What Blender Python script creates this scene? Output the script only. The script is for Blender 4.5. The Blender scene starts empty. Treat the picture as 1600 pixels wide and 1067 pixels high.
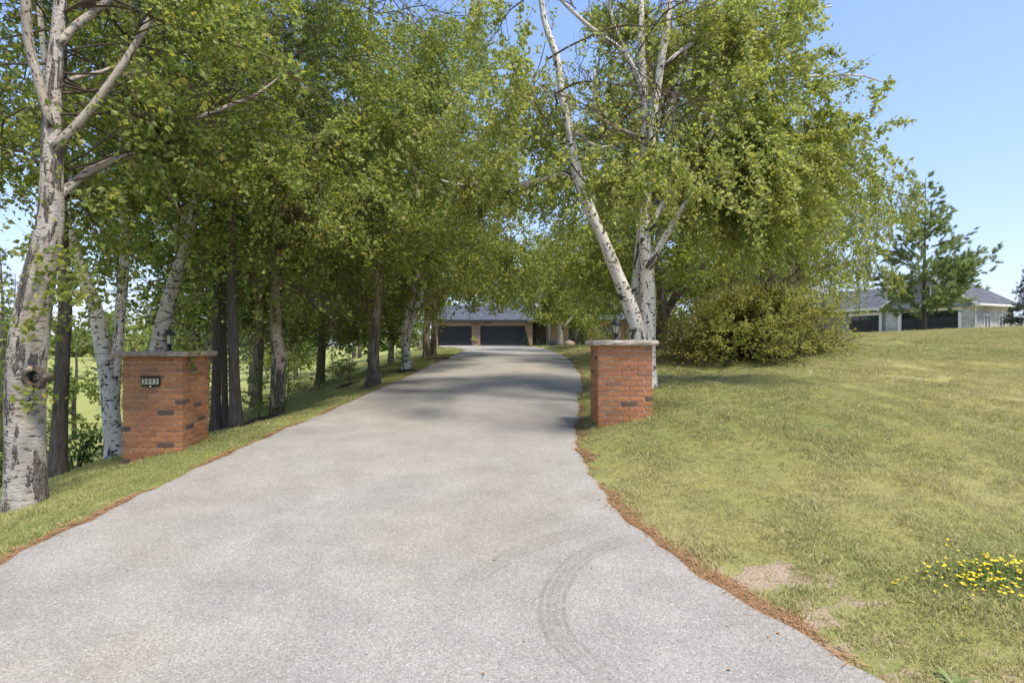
import bpy, math, random
import numpy as np
from mathutils import Vector, Matrix, Euler

# ------------------------------------------------------------------ camera, world, sun, exposure
SC = bpy.context.scene
COL = SC.collection
F = 889.0            # focal length in photo pixels (1600 wide)
HZ = 540.0           # photo row of the horizon
cam_d = bpy.data.cameras.new('camera')
cam = bpy.data.objects.new('camera', cam_d)
COL.objects.link(cam)
cam.location = (0, 0, 0)
cam.rotation_euler = (math.radians(90), 0, 0)
cam_d.sensor_width = 36.0
cam_d.lens = 36.0 * F / 1600.0
cam_d.shift_y = (HZ - 533.5) / 1600.0
cam_d.clip_start = 0.05
cam_d.clip_end = 3000
SC.camera = cam

SUN = Vector((0.66, -0.75, 0)).normalized()
SUN_EL = math.radians(65)
world = bpy.data.worlds.new('World')
SC.world = world
world.use_nodes = True
wn = world.node_tree
wn.nodes.clear()
sky = wn.nodes.new('ShaderNodeTexSky')
sky.sky_type = 'NISHITA'
sky.sun_disc = False
sky.sun_elevation = SUN_EL
sky.sun_rotation = math.atan2(SUN.x, SUN.y)
sky.air_density = 1.15
sky.dust_density = 0.5
sky.ozone_density = 2.0
bg = wn.nodes.new('ShaderNodeBackground')
bg.inputs['Strength'].default_value = 0.15
wo = wn.nodes.new('ShaderNodeOutputWorld')
# the whole dome is toned: bright parts are compressed, then all of it is tinted bluer
va = wn.nodes.new('ShaderNodeVectorMath'); va.operation = 'MULTIPLY_ADD'
va.inputs[1].default_value = (.175, .175, .175); va.inputs[2].default_value = (1, 1, 1)
vd = wn.nodes.new('ShaderNodeVectorMath'); vd.operation = 'DIVIDE'
vt = wn.nodes.new('ShaderNodeVectorMath'); vt.operation = 'MULTIPLY'; vt.inputs[1].default_value = (.845, .915, 1.20)
wn.links.new(sky.outputs[0], va.inputs[0]); wn.links.new(sky.outputs[0], vd.inputs[0]); wn.links.new(va.outputs[0], vd.inputs[1])
wn.links.new(vd.outputs[0], vt.inputs[0]); wn.links.new(vt.outputs[0], bg.inputs[0])
wn.links.new(bg.outputs[0], wo.inputs[0])

sd = bpy.data.lights.new('sun', 'SUN')
sd.energy = 2.5
sd.angle = math.radians(10.0)
sd.color = (1.0, 0.93, 0.82)
so = bpy.data.objects.new('sun', sd)
COL.objects.link(so)
sdir = Vector((SUN.x * math.cos(SUN_EL), SUN.y * math.cos(SUN_EL), math.sin(SUN_EL)))
so.rotation_euler = (-sdir).to_track_quat('-Z', 'Y').to_euler()
so.location = (10, -10, 20)

SC.view_settings.view_transform = 'Standard'
SC.view_settings.look = 'None'
SC.view_settings.exposure = 1.42
SC.view_settings.gamma = 1.0
SC.view_settings.use_curve_mapping = False
SC.render.engine = 'CYCLES'
SC.cycles.max_bounces = 10
SC.cycles.diffuse_bounces = 6
SC.cycles.transmission_bounces = 7
SC.cycles.caustics_reflective = False
SC.cycles.caustics_refractive = False

# ------------------------------------------------------------------ helpers
def PX(u, v, d):
    """point seen at photo pixel (u, v), d metres ahead of the camera"""
    return np.array([(u - 800.0) / F * d, d, (HZ - v) / F * d])

def tag(o, label=None, cat=None, group=None, kind=None):
    if label: o['label'] = label
    if cat: o['category'] = cat
    if group: o['group'] = group
    if kind: o['kind'] = kind
    return o

def thing(name, label, cat, loc=(0, 0, 0), rz=0.0, group=None):
    o = bpy.data.objects.new(name, None)
    COL.objects.link(o)
    o.empty_display_size = 0.2
    o.location = tuple(float(c) for c in loc)
    o.rotation_euler = (0, 0, rz)
    return tag(o, label, cat, group)

def mesh_np(name, verts, faces, uv=None, smooth=False, attrs=None):
    """faces: list of int arrays (n,k); uv: list of (n,k,2) arrays matching"""
    me = bpy.data.meshes.new(name)
    verts = np.asarray(verts, np.float32)
    me.vertices.add(len(verts))
    me.vertices.foreach_set('co', verts.ravel())
    idx = np.concatenate([f.ravel() for f in faces]).astype(np.int32)
    cnt = np.concatenate([np.full(len(f), f.shape[1], np.int32) for f in faces])
    me.loops.add(len(idx))
    me.loops.foreach_set('vertex_index', idx)
    me.polygons.add(len(cnt))
    st = np.concatenate([[0], np.cumsum(cnt)[:-1]]).astype(np.int32)
    me.polygons.foreach_set('loop_start', st)
    me.polygons.foreach_set('use_smooth', np.full(len(cnt), bool(smooth)))
    if uv is not None:
        l = me.uv_layers.new(name='UVMap')
        l.data.foreach_set('uv', np.concatenate([u.reshape(-1, 2) for u in uv]).astype(np.float32).ravel())
    if attrs:
        for k, a in attrs.items():
            at = me.attributes.new(k, 'FLOAT', 'POINT')
            at.data.foreach_set('value', np.asarray(a, np.float32))
    me.update(calc_edges=True)
    me.validate()
    return me

class MB:
    """collects shapes and links them as one mesh object"""
    def __init__(s):
        s.v = []; s.q = []; s.t = []; s.uq = []; s.ut = []; s.n = 0
        s.poly = []
    def add(s, v, q=None, t=None, uq=None, ut=None):
        v = np.asarray(v, float)
        if q is not None and len(q):
            q = np.asarray(q); s.q.append(q + s.n)
            s.uq.append(np.zeros((len(q), 4, 2)) if uq is None else uq)
        if t is not None and len(t):
            t = np.asarray(t); s.t.append(t + s.n)
            s.ut.append(np.zeros((len(t), 3, 2)) if ut is None else ut)
        s.v.append(v); s.n += len(v)
        return s
    def box(s, c, size, rz=0.0, bevel=0.0):
        hx, hy, hz = [k / 2 for k in size]
        if bevel <= 0:
            v = np.array([[x, y, z] for z in (-hz, hz) for y in (-hy, hy) for x in (-hx, hx)])
            q = [[0, 2, 3, 1], [4, 5, 7, 6], [0, 1, 5, 4], [2, 6, 7, 3], [0, 4, 6, 2], [1, 3, 7, 5]]
            t = None
        else:
            b = bevel
            v = []
            for z in (-1, 1):
                for y in (-1, 1):
                    for x in (-1, 1):
                        v += [[x * hx, y * (hy - b), z * (hz - b)], [x * (hx - b), y * hy, z * (hz - b)], [x * (hx - b), y * (hy - b), z * hz]]
            v = np.array(v)
            I = lambda x, y, z, k: (x + 2 * y + 4 * z) * 3 + k
            q = []; t = []
            for sgn in (0, 1):
                f = [I(sgn, 0, 0, 0), I(sgn, 1, 0, 0), I(sgn, 1, 1, 0), I(sgn, 0, 1, 0)]; q.append(f if sgn else f[::-1])
                f = [I(0, sgn, 0, 1), I(1, sgn, 0, 1), I(1, sgn, 1, 1), I(0, sgn, 1, 1)]; q.append(f[::-1] if sgn else f)
                f = [I(0, 0, sgn, 2), I(1, 0, sgn, 2), I(1, 1, sgn, 2), I(0, 1, sgn, 2)]; q.append(f if sgn else f[::-1])
            for a in (0, 1):
                for c2 in (0, 1):
                    q.append([I(a, c2, 0, 0), I(a, c2, 0, 1), I(a, c2, 1, 1), I(a, c2, 1, 0)] if a == c2 else [I(a, c2, 0, 1), I(a, c2, 0, 0), I(a, c2, 1, 0), I(a, c2, 1, 1)])
                    q.append([I(a, 0, c2, 2), I(a, 0, c2, 0), I(a, 1, c2, 0), I(a, 1, c2, 2)])
                    q.append([I(0, a, c2, 1), I(0, a, c2, 2), I(1, a, c2, 2), I(1, a, c2, 1)])
            for z in (0, 1):
                for y in (0, 1):
                    for x in (0, 1):
                        t.append([I(x, y, z, 0), I(x, y, z, 1), I(x, y, z, 2)])
        R = np.array(Matrix.Rotation(rz, 3, 'Z'))
        return s.add(v @ R.T + np.asarray(c, float), q, t)
    def tube(s, pts, rad, k=8, jit=0.0, rng=None, cap=True, v0=0.0):
        pts = np.asarray(pts, float); n = len(pts)
        rad = np.broadcast_to(np.asarray(rad, float), (n,))
        tan = np.gradient(pts, axis=0)
        tan /= np.linalg.norm(tan, axis=1)[:, None] + 1e-9
        ref = np.array([1.0, 0, 0]) if abs(tan[0, 2]) > 0.7 else np.array([0, 0, 1.0])
        a = np.cross(tan, ref); a /= np.linalg.norm(a, axis=1)[:, None] + 1e-9
        b = np.cross(tan, a)
        th = np.linspace(0, 2 * np.pi, k, endpoint=False)
        R = rad[:, None] * np.ones((1, k))
        if jit and rng is not None:
            J = rng.normal(0, 1, (n, k)); J = (J + np.roll(J, 1, 1)) * 0.5
            R = R * (1 + jit * J)
        v = pts[:, None, :] + R[..., None] * (np.cos(th)[None, :, None] * a[:, None, :] + np.sin(th)[None, :, None] * b[:, None, :])
        i = np.arange(n - 1)[:, None] * k; j = np.arange(k)[None, :]; j2 = (j + 1) % k
        q = np.stack([i + j, i + j2, i + k + j2, i + k + j], -1).reshape(-1, 4)
        L = v0 + np.concatenate([[0], np.cumsum(np.linalg.norm(np.diff(pts, axis=0), axis=1))])
        uu = np.arange(k + 1) / k
        U0 = np.broadcast_to(uu[None, :k], (n - 1, k)); U1 = np.broadcast_to(uu[None, 1:], (n - 1, k))
        V0 = np.broadcast_to(L[:-1, None], (n - 1, k)); V1 = np.broadcast_to(L[1:, None], (n - 1, k))
        uq = np.stack([np.stack([U0, V0], -1), np.stack([U1, V0], -1), np.stack([U1, V1], -1), np.stack([U0, V1], -1)], 2).reshape(-1, 4, 2)
        vv = v.reshape(-1, 3)
        t = []
        if cap:
            vv = np.concatenate([vv, pts[:1], pts[-1:]])
            m = n * k
            for jj in range(k):
                t.append([m, (jj + 1) % k, jj]); t.append([m + 1, (n - 1) * k + jj, (n - 1) * k + (jj + 1) % k])
        return s.add(vv, q, t, uq)
    def lathe(s, prof, c=(0, 0, 0), k=16, rz=0.0):
        prof = np.asarray(prof, float); n = len(prof)
        th = np.linspace(0, 2 * np.pi, k, endpoint=False) + rz
        v = np.stack([prof[:, None, 0] * np.cos(th), prof[:, None, 0] * np.sin(th), np.repeat(prof[:, 1:2], k, 1)], -1).reshape(-1, 3) + np.asarray(c, float)
        i = np.arange(n - 1)[:, None] * k; j = np.arange(k)[None, :]; j2 = (j + 1) % k
        return s.add(v, np.stack([i + j, i + j2, i + k + j2, i + k + j], -1).reshape(-1, 4))
    def face(s, pts):
        """single polygon as fan"""
        n = len(pts)
        if n == 4: return s.add(pts, q=[[0, 1, 2, 3]])
        return s.add(pts, t=[[0, i, i + 1] for i in range(1, n - 1)])
    def prism(s, poly, ext):
        """polygon extruded by vector ext"""
        poly = np.asarray(poly, float); e = np.asarray(ext, float); n = len(poly)
        s.add(np.concatenate([poly, poly + e]),
              q=[[i, (i + 1) % n, n + (i + 1) % n, n + i] for i in range(n)],
              t=[[0, i + 1, i] for i in range(1, n - 1)] + [[n, n + i, n + i + 1] for i in range(1, n - 1)])
        return s
    def mesh(s, name, origin=(0, 0, 0), smooth=False):
        v = np.concatenate(s.v) - np.asarray(origin, float)
        fs = []; us = []
        if s.q: fs.append(np.concatenate(s.q)); us.append(np.concatenate(s.uq))
        if s.t: fs.append(np.concatenate(s.t)); us.append(np.concatenate(s.ut))
        return mesh_np(name, v, fs, us, smooth)
    def build(s, name, mat, parent=None, origin=None, smooth=False):
        if origin is None: origin = (0, 0, 0)
        return obj(name, s.mesh(name, origin, smooth), mat, parent)

def obj(name, me, mat=None, parent=None, loc=None, rot=None):
    o = bpy.data.objects.new(name, me)
    COL.objects.link(o)
    if mat is not None and me is not None and len(me.materials) == 0: me.materials.append(mat)
    if parent is not None: o.parent = parent
    if loc is not None: o.location = tuple(float(c) for c in loc)
    if rot is not None: o.rotation_euler = rot
    return o

def crom(P, n):
    """Catmull-Rom resample of control rows (any columns)"""
    P = np.asarray(P, float)
    E = np.concatenate([[2 * P[0] - P[1]], P, [2 * P[-1] - P[-2]]])
    m = len(P) - 1
    t = np.linspace(0, m - 1e-6, n)
    i = t.astype(int); f = (t - i)[:, None]
    a, b, c, d = E[i], E[i + 1], E[i + 2], E[i + 3]
    return 0.5 * ((2 * b) + (c - a) * f + (2 * a - 5 * b + 4 * c - d) * f ** 2 + (3 * b - a - 3 * c + d) * f ** 3)

def sines(rng, scale, n=7):
    k = rng.normal(0, 1, (n, 3)) / scale * 1.8
    p = rng.uniform(0, 6.28, n)
    return lambda X: np.sin(X @ k.T + p).sum(1) / math.sqrt(n / 2)

# ------------------------------------------------------------------ materials
def new_mat(name):
    m = bpy.data.materials.new(name); m.use_nodes = True
    nt = m.node_tree; nt.nodes.clear()
    return m, nt
class G:
    """tiny node-graph writer"""
    def __init__(s, nt): s.nt = nt
    def n(s, t, **kw):
        nd = s.nt.nodes.new('ShaderNode' + t)
        ins = kw.pop('ins', {})
        for k, v in kw.items(): setattr(nd, k, v)
        for k, v in ins.items(): s.put(nd.inputs[k], v)
        return nd
    def put(s, sock, v):
        if isinstance(v, bpy.types.NodeSocket): s.nt.links.new(v, sock)
        elif isinstance(v, bpy.types.Node): s.nt.links.new(v.outputs[0], sock)
        else:
            if sock.type == 'RGBA' and len(v) == 3: v = (*v, 1)
            sock.default_value = v
    def noise(s, scale, vec=None, detail=3, rough=0.55, out='Fac'):
        nd = s.n('TexNoise', ins={'Scale': scale, 'Detail': detail, 'Roughness': rough})
        if vec is not None: s.put(nd.inputs['Vector'], vec)
        return nd.outputs[out]
    def ramp(s, fac, stops, interp='LINEAR'):
        nd = s.n('ValToRGB', ins={'Fac': fac}); cr = nd.color_ramp; cr.interpolation = interp
        while len(cr.elements) > 1: cr.elements.remove(cr.elements[-1])
        for i, (p, c) in enumerate(stops):
            e = cr.elements[0] if i == 0 else cr.elements.new(p)
            e.position = p
            if not hasattr(c, '__len__'): c = (c, c, c)
            e.color = (*c[:3], 1)
        return nd.outputs['Color']
    def mix(s, fac, a, b, mode='MIX'):
        nd = s.n('Mix', data_type='RGBA', blend_type=mode)
        s.put(nd.inputs['Factor'], fac); s.put(nd.inputs['A'], a); s.put(nd.inputs['B'], b)
        return nd.outputs['Result']
    def math(s, op, a, b=0.0, c=None):
        nd = s.n('Math', operation=op); s.put(nd.inputs[0], a); s.put(nd.inputs[1], b)
        if c is not None: s.put(nd.inputs[2], c)
        return nd.outputs[0]
    def map(s, v, a, b, c=0.0, d=1.0):
        nd = s.n('MapRange'); 
        for i, x in enumerate((v, a, b, c, d)): s.put(nd.inputs[i], x)
        return nd.outputs[0]
    def scalev(s, vec, sc):
        nd = s.n('Mapping'); s.put(nd.inputs['Vector'], vec); nd.inputs['Scale'].default_value = sc
        return nd.outputs[0]
    def pos(s): return s.n('NewGeometry').outputs['Position']
    def objc(s): return s.n('TexCoord').outputs['Object']
    def bump(s, h, dist=0.01, strength=1.0):
        return s.n('Bump', ins={'Height': h, 'Distance': dist, 'Strength': strength}).outputs[0]
    def out(s, sh): 
        o = s.n('OutputMaterial'); s.nt.links.new(sh if isinstance(sh, bpy.types.NodeSocket) else sh.outputs[0], o.inputs[0])
    def pbr(s, col, rough=0.8, bump=None, metal=0.0, spec=0.3, **k):
        nd = s.n('BsdfPrincipled'); s.put(nd.inputs['Base Color'], col); s.put(nd.inputs['Roughness'], rough)
        nd.inputs['Metallic'].default_value = metal; nd.inputs['Specular IOR Level'].default_value = spec
        if bump is not None: s.put(nd.inputs['Normal'], bump)
        return nd.outputs[0]

M = {}
def simple(name, col, rough=0.7, metal=0.0, var=0.15, scale=8.0, bump=0.0, spec=0.3):
    m, nt = new_mat(name); g = G(nt)
    n = g.noise(scale, g.objc(), 4)
    f = g.map(n, 0.3, 0.7, 1 - var, 1 + var)
    c = g.mix(1.0, col, g.n('CombineColor', ins={0: f, 1: f, 2: f}), 'MULTIPLY')
    b = g.bump(g.noise(scale * 6, g.objc(), 3), bump) if bump else None
    g.out(g.pbr(c, rough, b, metal, spec)); M[name] = m; return m

# --- foliage
def leaf_mat(name, ramp, trans=0.54, gloss=0.4, yellow=None):
    m, nt = new_mat(name); g = G(nt)
    r = g.n('NewGeometry').outputs['Random Per Island']
    c = g.ramp(r, ramp)
    big = g.noise(0.9, g.pos(), 2)
    c = g.mix(g.map(big, 0.35, 0.7, 0, 0.35), c, ramp[-1][1])
    d = g.pbr(c, 0.5, None, 0, gloss)
    tc = g.mix(1.0, c, (1.2, 1.2, 0.65), 'MULTIPLY')
    t = g.n('BsdfTranslucent', ins={'Color': tc})
    mx = g.n('MixShader', ins={0: trans}); nt.links.new(d, mx.inputs[1]); nt.links.new(t.outputs[0], mx.inputs[2])
    g.out(mx.outputs[0]); M[name] = m; return m
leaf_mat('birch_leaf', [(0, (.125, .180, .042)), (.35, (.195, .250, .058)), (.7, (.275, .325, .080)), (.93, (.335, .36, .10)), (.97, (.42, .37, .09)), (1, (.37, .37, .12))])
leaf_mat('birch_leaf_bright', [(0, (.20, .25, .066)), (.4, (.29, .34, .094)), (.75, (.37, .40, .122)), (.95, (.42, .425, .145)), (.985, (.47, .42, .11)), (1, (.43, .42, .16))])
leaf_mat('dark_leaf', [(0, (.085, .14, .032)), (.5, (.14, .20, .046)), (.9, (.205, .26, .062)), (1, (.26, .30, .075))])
leaf_mat('far_leaf', [(0, (.12, .165, .046)), (.5, (.18, .23, .064)), (1, (.25, .285, .085))])
leaf_mat('willow_leaf', [(0, (.22, .255, .075)), (.5, (.30, .325, .10)), (1, (.38, .39, .14))])
leaf_mat('shrub_leaf', [(0, (.23, .275, .07)), (.45, (.34, .375, .10)), (.90, (.42, .42, .13)), (.97, (.44, .37, .13)), (1, (.43, .31, .11))])
leaf_mat('pine_needle', [(0, (.03, .055, .025)), (.6, (.055, .09, .035)), (1, (.10, .13, .05))], 0.2)
leaf_mat('light_pine_needle', [(0, (.16, .235, .11)), (.6, (.26, .335, .15)), (1, (.36, .40, .19))], 0.45)
leaf_mat('spruce_needle', [(0, (.022, .048, .03)), (.6, (.04, .072, .045)), (1, (.06, .095, .06))], 0.15)
leaf_mat('sapling_needle', [(0, (.10, .16, .045)), (.6, (.17, .24, .065)), (1, (.26, .32, .09))], 0.35)
leaf_mat('weed_leaf', [(0, (.15, .21, .06)), (1, (.24, .29, .10))], 0.3)

# --- bark
def bark(name, white, dark, patch=0.60, patch_s=(1.2, 1.2, 2.2), base_h=0.8, lent=1.0, bd=.012):
    m, nt = new_mat(name); g = G(nt)
    uv = g.n('UVMap').outputs[0]
    sx = g.n('SeparateXYZ', ins={0: uv})
    a = g.math('MULTIPLY', sx.outputs[0], 2 * math.pi)
    vec = g.n('CombineXYZ', ins={0: g.math('COSINE', a), 1: g.math('SINE', a), 2: sx.outputs[1]}).outputs[0]
    rnd = g.n('ObjectInfo').outputs['Random']
    off = g.n('VectorMath', operation='ADD'); g.put(off.inputs[0], vec)
    g.put(off.inputs[1], g.n('CombineXYZ', ins={0: g.math('MULTIPLY', rnd, 37), 1: 0.0, 2: g.math('MULTIPLY', rnd, 91)}))
    vec = off.outputs[0]
    tint = g.noise(1.0, g.scalev(vec, (1.3, 1.3, 4.0)), 3)
    c = g.mix(g.map(tint, .35, .7), white, tuple(x * y for x, y in zip(white, (.80, .72, .62))))
    fine = g.noise(1.0, g.scalev(vec, (3.0, 3.0, 45.0)), 3)
    c = g.mix(g.map(fine, .45, .75, 0, .35), c, tuple(x * .45 for x in white))
    len_ = g.noise(1.0, g.scalev(vec, (1.6, 1.6, 26.0)), 1)
    lm = g.map(len_, .615, .655, 0, lent)
    len2 = g.noise(1.0, g.scalev(vec, (.75, .75, 9.0)), 2)
    lm2 = g.map(len2, .635, .675, 0, lent)
    pn = g.noise(1.0, g.scalev(vec, patch_s), 4, .65)
    up = g.map(sx.outputs[1], 0.0, base_h, .17, 0.0)
    pm = g.map(g.math('ADD', pn, up), patch, patch + .05)
    dm = g.math('MAXIMUM', g.math('MAXIMUM', lm, lm2), pm)
    dn = g.noise(1.0, g.scalev(vec, (5, 5, 9)), 4)
    dcol = g.mix(g.map(dn, .35, .65), dark, tuple(min(1, x * 2.4) for x in dark))
    c = g.mix(dm, c, dcol)
    h = g.math('ADD', g.math('MULTIPLY', g.math('MULTIPLY', pm, dn), 2.0), g.math('MULTIPLY', fine, .4))
    g.out(g.pbr(c, .8, g.bump(h, bd), 0, .2)); M[name] = m
bark('birch_bark', (.70, .66, .60), (.045, .038, .032))
bark('old_birch_bark', (.45, .41, .365), (.095, .08, .066), patch=.53, patch_s=(1.1, 1.1, 2.0), base_h=.5, bd=.03)
bark('tan_birch_bark', (.50, .42, .33), (.075, .058, .042), patch=.56, base_h=1.6)
bark('limb_bark', (.40, .355, .30), (.06, .045, .035), patch=.66, base_h=.1)
bark('grey_bark', (.24, .205, .165), (.06, .048, .036), patch=.50, patch_s=(2.6, 2.6, 3.0), base_h=1.0, lent=.5)

def pine_bark(name, c0, c1):
    m, nt = new_mat(name); g = G(nt)
    uv = g.n('UVMap').outputs[0]
    sx = g.n('SeparateXYZ', ins={0: uv}); a = g.math('MULTIPLY', sx.outputs[0], 2 * math.pi)
    vec = g.n('CombineXYZ', ins={0: g.math('COSINE', a), 1: g.math('SINE', a), 2: sx.outputs[1]}).outputs[0]
    n1 = g.noise(1.0, g.scalev(vec, (4.5, 4.5, 5.0)), 5, .65)
    c = g.ramp(n1, [(.3, c0), (.55, c1), (.75, tuple(min(1, x * 1.5) for x in c1))])
    g.out(g.pbr(c, .9, g.bump(n1, .03), 0, .15)); M[name] = m
pine_bark('pine_bark', (.045, .037, .031), (.13, .108, .088))
pine_bark('twig_bark', (.07, .05, .038), (.19, .145, .105))
pine_bark('shrub_bark', (.04, .03, .022), (.10, .075, .055))

# --- bricks
def brick_mat(name, ramp):
    m, nt = new_mat(name); g = G(nt)
    r = g.n('ObjectInfo').outputs['Random']
    c = g.ramp(r, ramp)
    p = g.pos()
    n = g.noise(26, p, 4, .6)
    c = g.mix(g.map(n, .40, .72, 0, .55), c, (.17, .085, .05))
    n2 = g.noise(130, p, 2)
    c = g.mix(g.map(n2, .62, .72, 0, .35), c, (.40, .25, .17))
    g.out(g.pbr(c, .85, g.bump(g.math('ADD', n2, n), .003), 0, .25)); M[name] = m
brick_mat('red_brick', [(0, (.34, .13, .056)), (.25, (.43, .175, .072)), (.5, (.48, .215, .09)), (.75, (.46, .17, .082)), (.92, (.40, .19, .09)), (1, (.28, .135, .07))])
brick_mat('dark_brick', [(0, (.085, .06, .045)), (.5, (.12, .08, .055)), (1, (.16, .09, .058))])
simple('mortar', (.56, .48, .38), .95, var=.25, scale=30, bump=.004)
simple('cap_stone', (.46, .38, .30), .9, var=.22, scale=14, bump=.006)
simple('brown_cap_stone', (.30, .23, .17), .9, var=.3, scale=14, bump=.006)
simple('concrete', (.42, .40, .36), .9, var=.25, scale=9, bump=.006)
simple('black_iron', (.016, .017, .018), .45, var=.3, scale=20, spec=.5)
simple('green_black_iron', (.05, .065, .06), .5, var=.3, scale=20, spec=.5)
simple('sign_cream', (.62, .57, .44), .5, var=.08)
simple('bulb_white', (.75, .73, .68), .3, var=.03)
m, nt = new_mat('lamp_glass'); g = G(nt)
gl = g.n('BsdfGlossy', ins={'Color': (.9, .92, .95), 'Roughness': .05}); tr = g.n('BsdfTransparent', ins={'Color': (.86, .88, .88)})
mx = g.n('MixShader', ins={0: .16}); nt.links.new(tr.outputs[0], mx.inputs[1]); nt.links.new(gl.outputs[0], mx.inputs[2]); g.out(mx.outputs[0]); M['lamp_glass'] = m

# --- houses
def coursed(name, c1, c2, mort, w, h, scale=1.0, mortar=.012, rough=.9):
    m, nt = new_mat(name); g = G(nt)
    tc = g.objc()
    sx = g.n('SeparateXYZ', ins={0: tc})
    v = g.n('CombineXYZ', ins={0: g.math('ADD', sx.outputs[0], sx.outputs[1]), 1: sx.outputs[2], 2: 0.0})
    b = g.n('TexBrick', ins={'Vector': v, 'Scale': 1.0, 'Color1': (*c1, 1), 'Color2': (*c2, 1), 'Mortar': (*mort, 1), 'Mortar Size': mortar, 'Brick Width': w, 'Row Height': h, 'Bias': 0.0})
    n = g.noise(1.2, tc, 4)
    f = g.map(n, .3, .7, .8, 1.15)
    c = g.mix(1.0, b.outputs[0], g.n('CombineColor', ins={0: f, 1: f, 2: f}), 'MULTIPLY')
    g.out(g.pbr(c, rough, g.bump(b.outputs['Fac'], -.006), 0, .2)); M[name] = m
coursed('tan_brick', (.36, .215, .125), (.25, .145, .085), (.34, .28, .21), .21, .07)
coursed('grey_stone', (.56, .54, .52), (.36, .35, .35), (.56, .54, .52), .42, .19, mortar=.015)
coursed('slate_shingle', (.095, .105, .13), (.07, .077, .098), (.05, .053, .065), .32, .10, mortar=.01)
coursed('grey_shingle', (.125, .13, .145), (.09, .094, .105), (.07, .072, .08), .33, .14, mortar=.012)
simple('door_charcoal', (.030, .032, .037), .45, var=.12, scale=3)
simple('beige_trim', (.36, .28, .19), .7, var=.08)
simple('cream_stucco', (.62, .55, .42), .9, var=.08)
simple('white_paint', (.78, .77, .75), .6, var=.05)
simple('grey_siding', (.26, .26, .26), .8, var=.08)
simple('dark_fascia', (.03, .03, .033), .6, var=.1)
simple('dark_wood', (.05, .035, .028), .7, var=.2)
simple('boulder', (.19, .165, .14), .9, var=.3, scale=3, bump=.03)
simple('terracotta_stone', (.26, .20, .16), .85, var=.2)
simple('mulch', (.055, .038, .026), .95, var=.5, scale=18, bump=.03)
m, nt = new_mat('window_glass'); g = G(nt); g.out(g.pbr((.02, .025, .03), .06, None, 0, .6)); M['window_glass'] = m

# --- asphalt
m, nt = new_mat('asphalt'); g = G(nt); p = g.pos()
sp = g.n('TexVoronoi', ins={'Vector': p, 'Scale': 120.0}); cellc = g.n('SeparateColor', ins={0: sp.outputs['Color']}).outputs[0]
agg = g.ramp(cellc, [(0, (.175, .163, .143)), (.2, (.232, .217, .191)), (.55, (.268, .251, .222)), (.9, (.312, .294, .262)), (1, (.39, .37, .335))])
fine = g.noise(160, p, 3)
c = g.mix(g.map(fine, .4, .75, 0, .4), agg, (.22, .212, .20))
lg = g.noise(.45, p, 4, .6); md = g.noise(2.2, p, 4, .6)
c = g.mix(g.map(lg, .42, .68, 0, .55), c, g.mix(1.0, c, (1.05, .96, .86), 'MULTIPLY'))
f = g.map(md, .3, .7, .88, 1.12)
c = g.mix(1.0, c, g.n('CombineColor', ins={0: f, 1: f, 2: f}), 'MULTIPLY')
mk = g.n('Attribute', attribute_name='mark').outputs['Fac']
mkn = g.math('MULTIPLY', mk, g.map(g.noise(18, p, 3), .3, .62, .35, 1.0))
c = g.mix(mkn, c, (.085, .072, .06))
ed = g.n('Attribute', attribute_name='edge').outputs['Fac']
edm = g.map(g.math('ADD', ed, g.map(g.noise(5, p, 4), .3, .7, -.35, .35)), .65, 1.05, 0, .45)
c = g.mix(edm, c, (.22, .13, .075))
g.out(g.pbr(c, .88, g.bump(g.math('ADD', g.math('MULTIPLY', sp.outputs['Distance'], 1.0), fine), .003, .7), 0, .25)); M['asphalt'] = m

# --- grass ground + blades share the same colour field
def grass_colour(g, p):
    a = g.noise(.33, p, 4, .62); b = g.noise(1.7, p, 4, .65); c3 = g.noise(6.5, p, 3, .6)
    # shade trees keep the left bank and the tree row greener; the open lawn to the right is drier
    lush = g.n('Attribute', attribute_name='lush').outputs['Fac']
    dry = g.mix(g.map(b, .38, .64), (.335, .315, .108), (.405, .36, .162))
    green = g.mix(g.map(c3, .35, .65), (.165, .205, .052), (.24, .26, .08))
    far = g.n('Attribute', attribute_name='meadow').outputs['Fac']
    green = g.mix(far, green, g.mix(g.map(b, .35, .65), (.23, .28, .075), (.32, .33, .12)))
    k = g.math('ADD', g.map(g.math('ADD', g.math('MULTIPLY', a, .6), g.math('MULTIPLY', b, .4)), .40, .60, 0, 1), lush)
    return g.mix(g.math('MINIMUM', g.math('MAXIMUM', k, 0.0), 1.0), dry, green), c3, b
m, nt = new_mat('lawn'); g = G(nt); p = g.pos()
c, c3, b = grass_colour(g, p)
hf = g.noise(45, p, 4, .7)
c = g.mix(g.map(hf, .4, .7, 0, .45), c, g.mix(1.0, c, (.50, .48, .40), 'MULTIPLY'))
soil = g.n('Attribute', attribute_name='soil').outputs['Fac']
sm = g.map(g.math('ADD', soil, g.map(c3, .3, .7, -.38, .36)), .30, .52)
sc_ = g.mix(g.map(hf, .35, .7), (.46, .36, .26), (.32, .235, .16))
c = g.mix(sm, c, sc_)
lit = g.n('Attribute', attribute_name='litter').outputs['Fac']
lm = g.map(g.math('ADD', lit, g.map(g.noise(6, p, 5, .65), .3, .7, -.75, .45)), .30, .60)
c = g.mix(lm, c, g.mix(g.map(hf, .35, .65), (.33, .20, .10), (.22, .14, .08)))
g.out(g.pbr(c, .95, g.bump(g.math('ADD', hf, c3), .03), 0, .1)); M['lawn'] = m

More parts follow.
